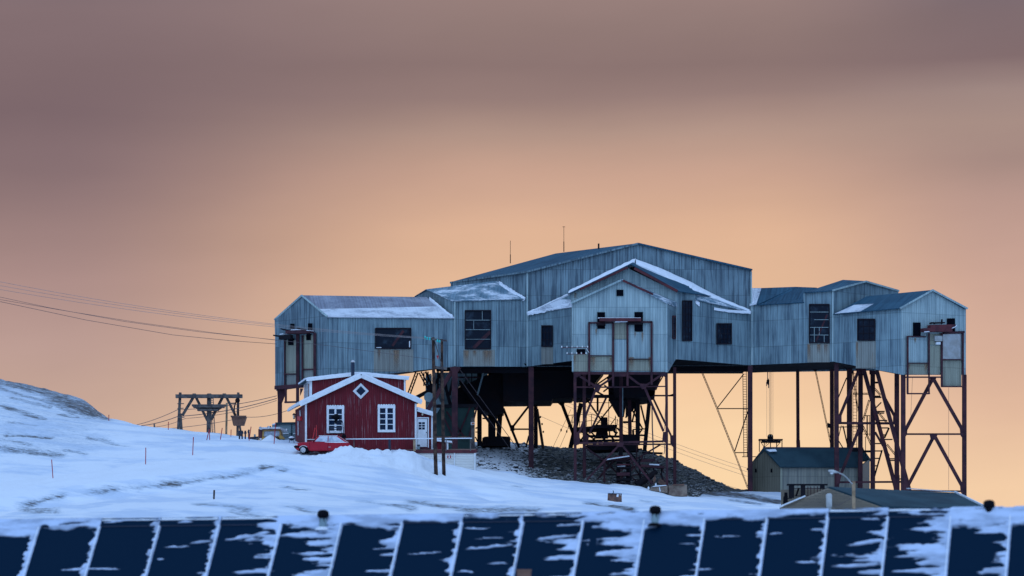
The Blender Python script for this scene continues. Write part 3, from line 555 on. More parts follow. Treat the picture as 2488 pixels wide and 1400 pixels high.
# rake and eave trim, rusty barge boards
mb = MB()
for a, b in [((1550, 592, 249.8), (1279, 661, 249.7)), ((1550, 592, 249.8), (1828, 656, 249.7)), ((1279, 661, 249.7), (1094, 687, 256.8)), ((733, 718, 247.9), (667, 777, 250.3)), ((733, 718, 247.9), (795, 769, 245.75)),
             ((2266, 705, 244.5), (2187, 749.5, 243.15)), ((2266, 705, 244.5), (2351, 750, 245.7)), ((2104, 684, 249.3), (2023, 706, 246.7)), ((2104, 684, 249.3), (2184, 707, 252.5)), ((1509, 681, 239.7), (1387, 737, 239.7))]:
    MB().beam(P(*a), P(*b), 0.14, 0.1).build('barge_board', M['roof_blue' if a[0] == 1550 and b[0] > 1550 else 'galv_dark' if a[0] in (1550, 1279) else 'galv_pale'], st)
MB().beam(P(1525, 650, 244.5), P(1408, 704, 244.9), 0.15, 0.12).build('barge_board', M['oxide_lit'], st)
MB().beam(P(1541, 652, 244.5), P(1646, 708, 244.3), 0.2, 0.12).build('barge_board', M['oxide_lit'], st)
MB().beam(P(1513, 681.5, 239.65), P(1587, 715.5, 239.65), 0.15, 0.08).build('barge_board', M['oxide_lit'], st)
for w, x, y0, y1, d in ((W_A, 1281, 664, 890, .12), (W_A, 1825, 660, 755, .12), (W_E, 1391.5, 737, 903, .12), (W_E, 1619, 737, 905, .16), (W_IE, 2190.5, 752, 910, .14), (W_B, 1104.5, 733, 890, .12), (W_H, 1827.5, 742, 887, .12), (W_H, 2024, 708, 878, .12)):
    MB().beam(onw(w, x, y0, .06), onw(w, x, y1, .06), d, 0.1).build('corner_flashing', M['galv_pale'], st)
# snow lying on the roofs: ragged slabs
def snow_slab(top, bot, n=26, th=0.16, jag=1.2, parent=None, lift=0.12):
    """snow between two polylines of (px, py, depth); the lower edge is ragged"""
    def samp(pl, t):
        s = t * (len(pl) - 1); i = min(int(s), len(pl) - 2); f = s - i; return [pl[i][k] * (1 - f) + pl[i + 1][k] * f for k in range(3)]
    mb = MB(); rows = []
    for r in range(5):
        row = []
        for i in range(n + 1):
            a, b = samp(top, i / n), samp(bot, i / n); f = r / 4; q = [a[k] * (1 - f) + b[k] * f for k in range(3)]
            q[1] += random.uniform(-jag, jag) * (1.0 if r == 4 else 0.35); p = P(*q); p.z += lift * (0.25 if r in (0, 4) else 1) * random.uniform(0.7, 1.2); row.append(p)
        rows.append(row)
    vs = [p for row in rows for p in row]; w = n + 1; fs = []
    for r in range(4):
        for i in range(n): fs.append((r * w + i, r * w + i + 1, (r + 1) * w + i + 1, (r + 1) * w + i))
    lo = [p - Vector((0, 0, th)) for p in vs]; k = len(vs); fs2 = [tuple(j + k for j in f[::-1]) for f in fs]
    rim = [i for i in range(w)] + [r * w + n for r in range(1, 5)] + [4 * w + i for i in range(n - 1, -1, -1)] + [r * w for r in range(3, 0, -1)]
    side = [(rim[i], rim[(i + 1) % len(rim)], rim[(i + 1) % len(rim)] + k, rim[i] + k) for i in range(len(rim))]
    mb.add(vs + lo, fs + fs2 + side); return mb.build('snow_cover', M['snow'], parent or st, smooth=False)
snow_slab([(1545, 631, 249.8), (1600, 650, 249.8), (1677, 685, 249.8), (1729, 713, 249.8), (1780, 738, 249.8), (1823, 755, 249.7)],
          [(1545, 641, 246.5), (1600, 665, 246.6), (1652, 696, 247.2), (1690, 708, 247.6), (1745, 728, 248.6), (1818, 757, 249.4)], 40)
snow_slab([(1545, 631, 249.8), (1530, 637, 249.8), (1470, 666, 249.8), (1420, 692, 249.8), (1382, 710, 249.8)], [(1541, 641, 246.5), (1526, 646, 246.2), (1466, 673, 246.3), (1416, 698, 246.5), (1381, 714, 247)], 30, jag=0.35, lift=.17, th=.25)
snow_slab([(1280, 760, 249.6), (1310, 747, 249.7), (1345, 730, 249.7), (1380, 714, 249.7)], [(1282, 763, 249.5), (1318, 756, 248.3), (1352, 747, 247.1), (1382, 738, 246.0)], 26, jag=1.5)
snow_slab([(1691, 729, 246.2), (1697, 733, 246.3), (1700, 737, 246.4)], [(1690, 733, 246.0), (1694, 737, 246.1), (1700, 741, 246.2)], 8, jag=0.6)
snow_slab([(1735, 748, 247.4), (1770, 753, 248.4), (1824, 756.5, 249.6)], [(1735, 749, 247.2), (1770, 754.5, 248.2), (1824, 758.5, 249.5)], 22, jag=.5, lift=.04)
snow_slab([(1212, 684, 252.4), (1240, 701, 251.6), (1262, 716, 250.6), (1277, 725, 249.9)], [(1214, 692, 252.0), (1236, 709, 251.0), (1258, 721, 250.3), (1274, 728, 249.7)], 22, jag=2.2)
snow_slab([(1044, 725, 251.1), (1060, 737, 250.4), (1082, 756, 249.3), (1102, 770, 248.5)], [(1043, 727, 251.0), (1058, 739, 250.3), (1079, 757, 249.2), (1098, 771, 248.4)], 18, jag=1.0)
snow_slab([(1827, 702, 252.3), (1836, 702, 252.3), (1842, 701, 252.3)], [(1824, 738, 249.9), (1832, 734, 250.0), (1837, 722, 250.8)], 10, jag=1.5)
# windows: frame > glazing bars, pane
def window(w, x0, y0, x1, y1, nx, ny, fr='frame_dark', bars='frame_dark', brace=False, missing=()):
    f = MB(); wd = m_(2.2, w[0][1])
    for a, b in (((x0, y0), (x1, y0)), ((x0, y1), (x1, y1)), ((x0, y0), (x0, y1)), ((x1, y0), (x1, y1))): f.beam(onw(w, *a, .06), onw(w, *b, .06), wd, 0.14)
    fo = f.build('window', M[fr], st)
    MB().slab(wrect(w, x0, y0, x1, y1, .03), 0.06, -wnorm(*w)).build('pane', M['pane'], fo)
    g = MB(); bw = m_(1.0, w[0][1])
    for i in range(1, nx):
        for j in range(ny):
            if ('v', i, j) in missing: continue
            g.beam(onw(w, x0 + (x1 - x0) * i / nx, y0 + (y1 - y0) * j / ny, .05), onw(w, x0 + (x1 - x0) * i / nx, y0 + (y1 - y0) * (j + 1) / ny, .05), bw, 0.05)
    for j in range(1, ny):
        for i in range(nx):
            if ('h', i, j) in missing: continue
            g.beam(onw(w, x0 + (x1 - x0) * i / nx, y0 + (y1 - y0) * j / ny, .055), onw(w, x0 + (x1 - x0) * (i + 1) / nx, y0 + (y1 - y0) * j / ny, .055), bw, 0.05)
    if missing:
        for k in range(0, len(g.v), 8): MB().add(g.v[k:k + 8], g.f[:6]).build('glazing_bar', M[bars], fo)
    elif g.v: g.build('glazing_bar', M[bars], fo)
    if brace: MB().beam(onw(w, *brace[0], .045), onw(w, *brace[1], .045), m_(brace[2], w[0][1]), 0.03).build('inner_brace', M['oxide'], fo)
    return fo
wa = window(WL_SIDE, 912, 798, 998, 847, 1, 1, brace=((953, 841), (980, 804), 6)); wa['label'] = 'wide broken window with dark gaping opening'
MB().slab(wrect(WL_SIDE, 993.5, 829, 996, 844, .075), .04, (0, 1, 0)).build('glass_shard', M['white'], wa)
MB().slab(wrect(WL_SIDE, 914, 844, 926, 846, .075), .04, (0, 1, 0)).build('glass_shard', M['white'], wa)
window(W_B, 1130, 755, 1192, 848, 3, 4, bars='galv_pale', brace=((1150, 846), (1191, 806), 8), missing={('v', 1, 2), ('v', 2, 2), ('v', 1, 3), ('v', 2, 3), ('v', 1, 0), ('v', 2, 1)})
window(W_CL, 1317.5, 792, 1343, 842, 3, 3); window(W_G, 1657.5, 731.5, 1680, 828, 3, 6); window(W_G, 1740.5, 787, 1776, 836, 4, 4)
window(W_H, 1967, 740, 2015, 833, 4, 5, bars='galv_pale', brace=((1983, 830), (2010, 765), 4), missing={('v', a, b) for a in (1, 2, 3) for b in (0, 1, 2)} | {('h', 0, 2), ('v', 3, 3), ('v', 2, 4)})
window(W_I, 2084.5, 776, 2126, 827, 3, 3); window(W_ER, 1633, 769, 1640, 822, 1, 3, fr='oxide')
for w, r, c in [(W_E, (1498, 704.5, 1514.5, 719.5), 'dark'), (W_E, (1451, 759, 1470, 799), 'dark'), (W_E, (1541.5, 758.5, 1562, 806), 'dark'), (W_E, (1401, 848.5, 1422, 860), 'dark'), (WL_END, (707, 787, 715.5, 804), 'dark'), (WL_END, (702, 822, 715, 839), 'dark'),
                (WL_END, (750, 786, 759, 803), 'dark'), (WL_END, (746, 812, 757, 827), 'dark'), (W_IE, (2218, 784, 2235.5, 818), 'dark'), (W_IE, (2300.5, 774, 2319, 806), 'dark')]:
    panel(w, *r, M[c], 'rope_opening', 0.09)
# newer, rust-streaked sheets below the windows and on the portal fronts
for w, r, mt in [(WL_SIDE, (908, 849, 1004, 903), 'rust_sheet'), (W_B, (1126, 850, 1202, 890), 'rust_sheet'), (W_CL, (1316, 844, 1344, 885), 'rust_sheet'), (W_H, (1962, 835, 2016, 880.5), 'rust_sheet'), (W_I, (2080, 829, 2128, 895.5), 'rust_sheet')]:
    panel(w, *r, M[mt], 'patched_sheet', 0.035)
def rust_mat():
    m, t, b = new_mat('rust_run'); b.inputs['Roughness'].default_value = 0.85; b.inputs['Specular IOR Level'].default_value = 0.1
    geo = t.nodes.new('ShaderNodeNewGeometry'); n1 = nz(t, geo.outputs['Position'], 1.0, 5, 0.65, (7, 7, 0.6)); tcn = t.nodes.new('ShaderNodeTexCoord')
    sp = t.nodes.new('ShaderNodeSeparateXYZ'); t.links.new(tcn.outputs['Generated'], sp.inputs[0])
    ex = sstep(t, math_node(t, 'ABSOLUTE', math_node(t, 'SUBTRACT', sp.outputs[0], 0.5)), 0.5, 0.12); ez = sstep(t, sp.outputs[2], -0.1, 1.1)
    f = math_node(t, 'MULTIPLY', math_node(t, 'MULTIPLY', ex, ez), math_node(t, 'ADD', math_node(t, 'MULTIPLY', sstep(t, n1, 0.36, 0.62), 0.7), 0.3))
    t.links.new(mixc(t, sstep(t, n1, 0.4, 0.6), (0.24, 0.10, 0.05), (0.30, 0.21, 0.14)), b.inputs['Base Color'])
    tr = t.nodes.new('ShaderNodeBsdfTransparent'); mx = t.nodes.new('ShaderNodeMixShader'); t.links.new(f, mx.inputs[0]); t.links.new(tr.outputs[0], mx.inputs[1]); t.links.new(b.outputs[0], mx.inputs[2])
    t.links.new(mx.outputs[0], t.nodes['Material Output'].inputs[0]); return m
M['rust_run'] = rust_mat()
for w, rs in [(WL_SIDE, [(957, 851, 968, 901), (918, 851, 923, 880)]), (W_B, [(1128, 852, 1138, 884), (1176, 852, 1192, 889), (1150, 852, 1156, 870)]), (W_H, [(1963, 837, 1968, 878), (1986, 837, 1993, 862), (2004, 837, 2010, 868)]),
              (W_I, [(2081, 832, 2085, 880)]), (W_E, [(1435, 868, 1445, 900), (1482, 870, 1487, 896), (1530, 868, 1539, 899), (1576, 868, 1581, 900), (1391, 864, 1398, 900), (1447, 800, 1450, 818), (1541, 808, 1545, 826), (1559, 808, 1563, 838)]),
              (W_IE, [(2220, 822, 2224, 836), (2246, 886, 2252, 908), (2206, 886, 2209, 900), (2291, 872, 2296, 878)]), (W_CF, [(1396, 712, 1400, 730)])]:
    for r in rs:
        g = (r[2] - r[0]) * 0.45; o = onw(w, r[0], 0) * 0
        MB().poly(wrect(w, r[0] - g, r[1], r[2] + g, r[3], 0.085 if w in (W_E, W_IE) else 0.045)).build('rust_streak', M['rust_run'], st)
for w, r, mt in [(W_E, (1434, 800, 1487, 864), 'galv_pale'), (W_E, (1434, 866, 1487, 901), 'galv_cream'), (W_E, (1492, 785, 1522, 824), 'galv_cream'), (W_E, (1492, 826, 1522, 901), 'galv_pale'), (W_E, (1527, 808, 1581, 872), 'galv_pale'), (W_E, (1527, 874, 1581, 901), 'galv_cream'), (W_E, (1394, 862, 1428, 903), 'galv_cream'),
                 (WL_END, (696, 827, 722, 909), 'galv_cream'), (WL_END, (698, 911, 723, 938), 'rust_sheet'), (WL_END, (739, 815, 764, 897), 'galv_cream'), (WL_END, (739, 899, 764, 928), 'rust_sheet'),
                 (W_IE, (2206, 819, 2252, 882), 'galv_pale'), (W_IE, (2206, 884, 2252, 910), 'galv_cream'), (W_IE, (2257, 812, 2284, 838), 'galv_cream'), (W_IE, (2257, 840, 2284, 910), 'galv_cream'), (W_IE, (2290, 876, 2335, 940), 'galv_cream')]:
    panel(w, *r, M[mt], 'door_panel', 0.07)
M['bright_sheet'] = plain('bright_sheet', (0.50, 0.50, 0.50), 0.3, 0.7, (0.38, 0.36, 0.34), 1.2)
panel(W_IE, 2290, 812, 2335, 873, M['bright_sheet'], 'door_panel', 0.07)['label'] = 'shiny bare metal door panel'
# door frames and rope beams of the portals
def bars(name, w, segs, mt='oxide', off=0.13, d=0.22):
    for x0, y0, x1, y1, wd in segs: strip(w, x0, y0, x1, y1, wd, off, None, d).build(name, M[mt], st)
bars('door_post', W_E, [(1431.5, 784, 1431.5, 938, 5), (1489.5, 784, 1489.5, 940, 5), (1524.5, 784, 1524.5, 938, 5), (1583, 782, 1583, 936, 5)])
bars('door_rail', W_E, [(1430, 785, 1490, 785, 3.5), (1524, 783, 1584, 783, 4), (1434, 865, 1487, 865, 1.6), (1527, 873, 1581, 873, 1.6)])
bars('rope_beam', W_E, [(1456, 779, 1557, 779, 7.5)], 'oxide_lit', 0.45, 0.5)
bars('rope_beam', W_E, [(1449, 790, 1471, 790, 4), (1523, 788, 1560, 788, 4)], 'black_steel', 0.35, 0.4)
bars('door_post', WL_END, [(694.5, 814, 694.5, 940, 3.5), (697.5, 940, 697.5, 980, 5), (726, 812, 726, 980, 7.5), (737.5, 815, 737.5, 936, 4), (767.5, 809, 767.5, 920, 6.5)])
bars('door_rail', WL_END, [(694, 909.5, 724, 909.5, 2.5), (739, 898, 765, 898, 2.5), (696, 978, 729, 977, 4), (672, 942.5, 738, 938, 9)], 'oxide')
bars('rope_beam', WL_END, [(710, 809, 760, 808, 8), (758, 809, 769, 808, 4)], 'oxide', 0.5, 0.5)
bars('rope_shoe', WL_END, [(680, 817, 697, 819, 3), (694, 822, 722, 820, 10), (698, 801.5, 716, 805, 2.5), (738, 800, 759, 804, 2.5)], 'black_steel', 0.6, 0.3)
bars('door_post', W_IE, [(2203, 817, 2203, 957, 4.5), (2255, 810, 2255, 957, 3.5), (2286, 810, 2286, 940, 4.5), (2337.5, 808, 2337.5, 940, 4)])
bars('door_rail', W_IE, [(2203, 883, 2255, 883, 2), (2203, 957, 2256, 957, 3), (2198, 917, 2286, 917, 3), (2286, 940, 2339, 940, 2.5), (2288, 874.5, 2337, 874.5, 2.5), (2290, 810, 2340, 807.5, 5), (2203, 818, 2246, 819, 2.5)])
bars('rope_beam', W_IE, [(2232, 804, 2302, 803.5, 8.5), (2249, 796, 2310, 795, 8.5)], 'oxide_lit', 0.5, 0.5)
bars('rope_beam', W_IE, [(2252, 786.5, 2285, 786, 2.5), (2254, 789, 2254, 785, 3), (2262, 789, 2262, 785, 3), (2280, 789, 2280, 778, 3)], 'black_steel', 0.5, 0.4)
bars('snow_edge', W_E, [(1452, 774.6, 1556, 774.6, 1.6), (1494, 784, 1524, 783, 1.8)], 'snow', 0.45, 0.3)
bars('snow_edge', W_IE, [(2233, 809, 2245, 808, 1.6), (2300, 800, 2308, 797, 1.6), (2308, 797, 2311, 793, 1.6)], 'snow', 0.78, 0.06)
bars('snow_edge', WL_END, [(722, 803.6, 746, 803, 1.8), (695, 814, 704, 813, 1.8), (759, 805, 769, 805, 1.8)], 'snow', 0.5, 0.4)
fl = panel(W_IE, 2267, 817, 2285, 830, M['lamp_grey'], 'floodlight', 0.3); panel(W_IE, 2271, 832, 2281, 838, M['white'], 'floodlight_box', 0.25)
# insulator rails beside the middle portal
for x0, x1, y in ((1364, 1430, 845), (1377, 1424, 860.5)):
    rl = MB().beam(P(x0, y, 239.6), P(x1, y, 239.6), 0.05).build('insulator_rail', M['oxide_lit'], st); mb = MB()
    for i in range(6 if y < 850 else 5): mb.lathe(P(x0 + 1 + i * (12.5 if y < 850 else 11.5), y, 239.6), [(0.03, 0.0), (0.055, 0.03), (0.05, 0.08), (0.025, 0.15)], 8)
    mb.build('insulator', M['porcelain'], rl)
MB().beam(P(1421, 842, 239.6), P(1431, 857, 239.6), 0.03).build('rail_stay', M['porcelain'], st)
# antennas and stub on the high roof
for x, y0, y1, Y in ((1240, 640, 585, 253.5), (1370, 612, 550, 253)):
    o = MB().tube([P(x, y0, Y), P(x, (y0 + y1) / 2 + 6, Y)], 0.035).tube([P(x, (y0 + y1) / 2 + 6, Y), P(x, y1, Y)], 0.018).build('antenna', M['black_steel'], st)
MB().beam(P(1366.5, 551.5, 253), P(1373.5, 551.5, 253), 0.03).build('antenna_crossbar', M['black_steel'], st)
MB().tube([P(1454.5, 605, 252), P(1454.5, 592, 252)], 0.07).build('vent_stub', M['black_steel'], st)

# ------------------------------------------------------------------ stilts, braces and plant under the station
def bar(x0, y0, x1, y1, Y0, Y1=None, w=5, d=None): Y1 = Y0 if Y1 is None else Y1; return MB().beam(P(x0, y0, Y0), P(x1, y1, Y1), m_(w, Y0), d)
def leg(x0, y0, x1, y1, Y, w, mt='oxide', Y1=None):
    return MB().hbeam(P(x0, y0, Y), P(x1, y1, Y1 or Y), m_(w, Y)).build('leg', M[mt], st)
def brace(x0, y0, x1, y1, Y, w, mt='oxide', Y1=None, name='brace'): return bar(x0, y0, x1, y1, Y, Y1, w, 0.18).build(name, M[mt], st)
def gusset(pts, Y, mt='oxide'): return MB().slab([P(x, y, Y) for x, y in pts], 0.10).build('gusset_plate', M[mt], st)
def grect(x0, y0, x1, y1): return [(x0, y0), (x1, y0), (x1, y1), (x0, y1)]
# left wing
leg(680, 940, 680, 1050, 250, 10); gusset([(673, 941), (700, 941), (686, 978), (675, 978)], 249.8)
gusset([(729, 944), (737, 944), (731, 958), (729, 962)], 246.6); brace(672, 943, 736, 940, 250.3, 5)
# trestle beside the house
for x0, y0, x1, y1, w in ((1013, 905, 992, 962, 9), (1021, 905, 1042, 945, 9)): MB().lattice(P(x0, y0, 251), P(x1, y1, 251), m_(w, 251), 7).build('lattice_strut', M['black_steel'], st)
MB().lattice(P(1068, 899, 252), P(1068, 950, 252), m_(12, 252), 6).build('lattice_strut', M['black_steel'], st)
gusset([(1036, 938), (1056, 930), (1060, 952), (1040, 960)], 250.8, 'black_steel')
brace(1046, 948, 1010, 967, 250.8, 9, 'black_steel'); brace(1034, 903, 1052, 944, 252.5, 5, 'black_steel'); brace(1078, 897, 1050, 945, 252, 6, 'black_steel')
brace(1030, 905, 1030, 938, 252.2, 3); brace(1040, 903, 1040, 930, 253, 3, 'black_steel')
leg(1105, 892, 1105, 1095, 248.3, 14); brace(1099, 901, 1037, 1000, 248.4, 10); brace(1104, 905, 1092, 960, 252, 6, 'black_steel'); brace(1080, 930, 1096, 990, 252, 8, 'black_steel')
gusset([(1092, 892), (1118, 892), (1112, 906), (1098, 906)], 248.1); gusset([(1112, 898), (1122, 892), (1112, 906)], 248.2, 'oxide')
leg(1290.5, 892, 1290.5, 1141, 249.9, 12.5); leg(1301, 905, 1301, 1088, 258, 8, 'black_steel')
leg(1165, 905, 1165, 1084, 256, 11, 'black_steel'); leg(1195, 900, 1195, 1070, 257, 18, 'black_steel'); leg(1223, 900, 1211, 1070, 257, 11, 'black_steel')
brace(1116, 925, 1165, 975, 254, 5, 'black_steel'); brace(1117, 930, 1200, 1040, 254, 7, 'black_steel'); brace(1175, 905, 1160, 960, 254, 4, 'grey_metal')
for a in ((1101, 899, 1246, 1100), (1115, 895, 1256, 1088)): MB().tube([P(a[0], a[1], 248.6), P(a[2], a[3], 252)], 0.025).build('stay_cable', M['cable'], st)
brace(1223, 993, 1261, 1087, 258, 6, 'black_steel'); brace(1284, 988, 1244, 1040, 258, 5, 'black_steel'); brace(1244, 1043, 1298, 1043, 258, 3.5, 'black_steel'); brace(1285, 1059, 1278, 1087, 258, 4, 'black_steel')
gusset([(1238, 1033), (1250, 1033), (1250, 1047), (1240, 1047)], 257.9, 'black_steel')
brace(1155, 1041, 1164, 1038, 255, 3, 'black_steel'); brace(1155, 1050, 1164, 1050, 255, 2, 'black_steel'); brace(1155, 1062, 1164, 1080, 255, 3, 'black_steel'); brace(1200, 1042, 1214, 1042, 257, 2, 'black_steel'); brace(1200, 1000, 1216, 1065, 257, 5, 'black_steel')
brace(1060, 987, 1160, 986, 250, 8, 'black_steel'); brace(1172, 1017, 1200, 1017, 256.5, 3, 'black_steel')
# storage bins hanging below the halls
def prism_p(name, pts, Y0, Y1, mt='black_steel', parent=None):
    return MB().slab([P(x, y, Y0) for x, y in pts], Y1 - Y0, (0, 1, 0)).build(name, M[mt], parent or st)
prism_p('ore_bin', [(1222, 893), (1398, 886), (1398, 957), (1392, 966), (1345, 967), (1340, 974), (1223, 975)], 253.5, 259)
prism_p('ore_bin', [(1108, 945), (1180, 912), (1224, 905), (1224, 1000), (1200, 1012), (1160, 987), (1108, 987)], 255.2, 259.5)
brace(1320, 972.5, 1400, 973, 259.5, 5, 'black_steel'); brace(1222, 973, 1320, 972, 259.6, 7, 'black_steel')
for x in (1365, 1375): brace(x, 950, x, 973, 259.8, 4, 'black_steel')
gusset([(1350, 975), (1374, 975), (1368, 990), (1360, 984)], 258.5, 'black_steel')
brace(1366, 983, 1395, 1060, 258, 8, 'black_steel'); brace(1412, 980, 1386, 1088, 258, 11, 'black_steel'); brace(1366, 983, 1376, 1010, 258.4, 3, 'black_steel')
# middle portal: front bent and the bent behind it
for x0, x1, y1, Y, w in ((1397, 1397.6, 1168, 240, 7), (1419.5, 1420, 1171, 244.6, 8), (1619.5, 1620.5, 1180, 240, 6), (1639, 1639.5, 1180, 244.6, 7.5)):
    leg(x0, 893 if Y > 242 and x0 > 1600 else 904, x1, y1, Y, w)
brace(1393, 907, 1620, 907.5, 240, 6.5, name='cross_beam'); gusset(grect(1487, 907, 1522, 915), 239.85)
gusset([(1394, 905), (1411, 905), (1411, 912), (1400, 918), (1395, 924)], 239.85); gusset([(1606, 905), (1618, 905), (1618, 918), (1612, 914), (1606, 916)], 239.85)
for a in ((1408, 914, 1447, 939, 5), (1488, 918, 1461, 936, 5), (1527, 914, 1553, 934, 5), (1606, 912, 1571, 936, 5), (1448, 945, 1408, 1050, 5.5), (1567, 944, 1612, 1048, 5.5)): brace(*a[:4], 240, a[4])
gusset([(1443, 934), (1464, 934), (1455, 952), (1446, 952)], 239.85); gusset([(1552, 932), (1573, 933), (1569, 944), (1560, 946)], 239.85)
brace(1400, 941, 1502, 941, 240, 3, name='cross_beam'); brace(1502, 941, 1616, 939, 240, 2.5, name='cross_beam')
gusset([(1400, 1052), (1408, 1046), (1409, 1072), (1403, 1082), (1396, 1082)], 239.85); gusset([(1611, 1050), (1617, 1049), (1617, 1076), (1609, 1072)], 239.85); gusset([(1424, 1056), (1431, 1060), (1428, 1084), (1423, 1080)], 244.4); gusset([(1628, 1057), (1637, 1058), (1637, 1088), (1629, 1079)], 244.4)
brace(1403, 1077, 1500, 1076, 240, 4.5, name='cross_beam'); brace(1514, 1075, 1612, 1072.5, 240, 4.5, name='cross_beam'); brace(1427, 1082, 1500, 1081, 244.6, 4.5, name='cross_beam'); brace(1514, 1080, 1637, 1079.5, 244.6, 3.5, name='cross_beam')
gusset([(1498, 1074), (1516, 1074), (1514, 1086), (1499, 1086)], 239.85)
for a in ((1473, 966, 1432, 1054, 5), (1588, 970, 1630, 1058, 4.5)): brace(*a[:4], 244.6, a[4])
for a in ((1501, 1085, 1426, 1166, 240, 4.5), (1514, 1085, 1586, 1177, 240, 4.5), (1604, 1081, 1549, 1114, 244.6, 4), (1497, 1112, 1449, 1169, 244.6, 5), (1417, 1083, 1465, 1118, 244.6, 4), (1549, 1114, 1500, 1150, 246, 3)): brace(*a)
brace(1402, 963.5, 1590, 963, 250, 8, 'black_steel', name='cross_beam'); brace(1588, 961.5, 1637, 961.5, 245, 3.5, name='cross_beam'); brace(1636, 959, 1626, 962, 245, 4); gusset([(1575, 948), (1592, 950), (1590, 972), (1577, 972)], 248.5, 'black_steel')
brace(1430, 940, 1475, 966, 247, 4, 'black_steel')
for a in ((1468, 936, 1492, 955), (1475, 917, 1500, 945), (1450, 935, 1494, 905), (1466, 952, 1488, 935)): brace(*a, 250, 3.5, 'black_steel')
brace(1612, 912, 1590, 950, 244.8, 3); brace(1605, 922, 1594, 948, 250, 2, 'black_steel')
prism_p('ore_bin', [(1482, 900), (1614, 900), (1592, 948), (1588, 962), (1560, 966), (1496, 966), (1492, 948)], 248.5, 256)
prism_p('ore_bin', [(1400, 900), (1470, 900), (1446, 930), (1442, 958), (1425, 966), (1400, 966)], 252, 257)
leg(1509, 915, 1509, 1078, 247, 9, 'oxide'); MB().beam(P(1513, 940, 246.6), P(1513, 1012, 246.6), 0.07).build('pipe_edge_bar', M['grey_metal'], st); leg(1508, 1078, 1508, 1128, 247, 10, 'black_steel')  # pale grey bar drawn as the column's light edge
brace(1529, 960, 1531, 1076, 251, 9); leg(1549.5, 960, 1549.5, 1082, 251, 10.5, 'black_steel'); brace(1578, 972, 1566, 1096, 253, 9.5, 'black_steel'); brace(1547, 1075, 1547, 1130, 248, 2.5)
for a in ((1536, 1026, 1545, 985, 4), (1557, 985, 1569, 1035, 4), (1538, 1045, 1540, 1075, 5), (1514, 1026, 1528, 1026, 5), (1535, 1025, 1546, 1025, 2), (1537, 1044, 1570, 1042, 2.5)): brace(*a[:4], 252, a[4], 'black_steel')
hp = MB().slab([P(1479, 973, 249.5), P(1523, 973, 249.5), P(1516, 1014, 250.6), P(1502, 1014, 250.6)], 3.0, (0, 1, 0)).build('chute_hopper', M['black_steel'], st)
prism_p('chute_hopper', [(1522, 978), (1552, 978), (1530, 1006), (1522, 1012)], 253, 255)
MB().tube([P(1584, 980, 244.5), P(1585, 1040, 244.4), P(1588, 1110, 244.2)], 0.05).build('pipe_edge_bar', M['cable'], st)
MB().tube([P(1616, 915, 243.8), P(1617, 980, 243.8), P(1615, 1040, 243.6), P(1611, 1050, 243.5)], 0.02).build('loose_cable', M['cable'], st)
MB().tube([P(1614, 1080, 243.8), P(1615, 1095, 243.8), P(1613, 1104, 243.8)], 0.03).build('loose_cable', M['cable'], st)
for a in ((1424, 968, 1470, 1034, 254, 4), (1500, 968, 1446, 1036, 255, 3.5), (1404, 990, 1440, 968, 253, 4), (1520, 1015, 1556, 968, 254.5, 4), (1560, 1040, 1530, 985, 254, 3.5), (1426, 1050, 1404, 1080, 252.5, 4), (1500, 1040, 1530, 1078, 253, 4), (1512, 1058, 1566, 1058, 253, 4), (1538, 1078, 1562, 1040, 253.5, 3.5), (1452, 966, 1452, 1000, 255, 5), (1438, 1064, 1410, 1040, 253, 4), (1486, 1094, 1560, 1092, 250, 4), (1520, 1086, 1548, 1120, 247, 3.5), (1470, 1120, 1500, 1150, 244.5, 3.5), (1540, 1132, 1500, 1170, 244, 3.5), (1560, 1100, 1610, 1102, 246, 5)):
    brace(*a, 'black_steel' if a[4] > 245 else 'oxide')
prism_p('machine_housing', [(1512, 1060), (1530, 1056), (1548, 1060), (1552, 1096), (1510, 1096)], 250.5, 252.5)
# right of the portal: stilts under the long hall
leg(1822.5, 889, 1822.5, 1194, 249.9, 11)
lt = MB(); lt.lattice(P(1705, 903, 251.5), P(1742, 992, 251.2), m_(4, 251), 14); lt.lattice(P(1742, 992, 251.2), P(1784, 1099, 250.8), m_(4, 251), 16); lt.lattice(P(1784, 1099, 250.8), P(1817, 1186, 250.4), m_(3.5, 251), 12); lt.build('lattice_strut', M['oxide'], st)
brace(1743, 991, 1807, 909, 251, 2.5, 'black_steel'); brace(1743, 993, 1818, 993, 251, 2, 'black_steel'); brace(1785, 1097, 1817, 1000, 250.7, 2.5, 'black_steel'); brace(1785, 1100, 1817, 1100, 250.7, 2, 'black_steel'); brace(1826, 1110, 1838, 1110, 250, 1.5, 'black_steel')
ld = MB().ladder(P(1809, 900, 250.6), P(1811.5, 1109, 250.3), (m_(8.5, 250), 0, 0), 34, 0.025); ld.beam(P(1803, 1110, 250.3), P(1817, 1110, 250.3), 0.06); ld.build('ladder', M['black_steel'], st)
leg(1938, 898, 1939, 1092, 255, 7.5); brace(1939, 1070, 1940, 1092, 254.9, 9, 'oxide_lit'); MB().lattice(P(1981, 899, 254.5), P(2018, 1076, 254.5), m_(3.5, 254), 20).build('lattice_strut', M['black_steel'], st); gusset([(1974, 897), (1988, 897), (1982, 903), (1979, 903)], 254.4, 'black_steel')
gusset([(2011, 1027), (2017, 1030), (2017, 1040), (2010, 1039)], 254.4, 'black_steel')
leg(2021, 893, 2021.5, 1092, 255, 9); leg(2032, 882, 2033, 1186, 247.3, 10.5); leg(2064, 890, 2064, 1092, 254.5, 12)
leg(2091, 900, 2090, 1190, 249.5, 10.5); leg(2120.5, 903, 2120.5, 1192, 249, 10.5); leg(2179, 908, 2179, 1193, 247, 10.5); leg(2194.5, 910, 2194.5, 1194, 243.8, 10.5); leg(2343, 911, 2343, 1210, 246, 10)
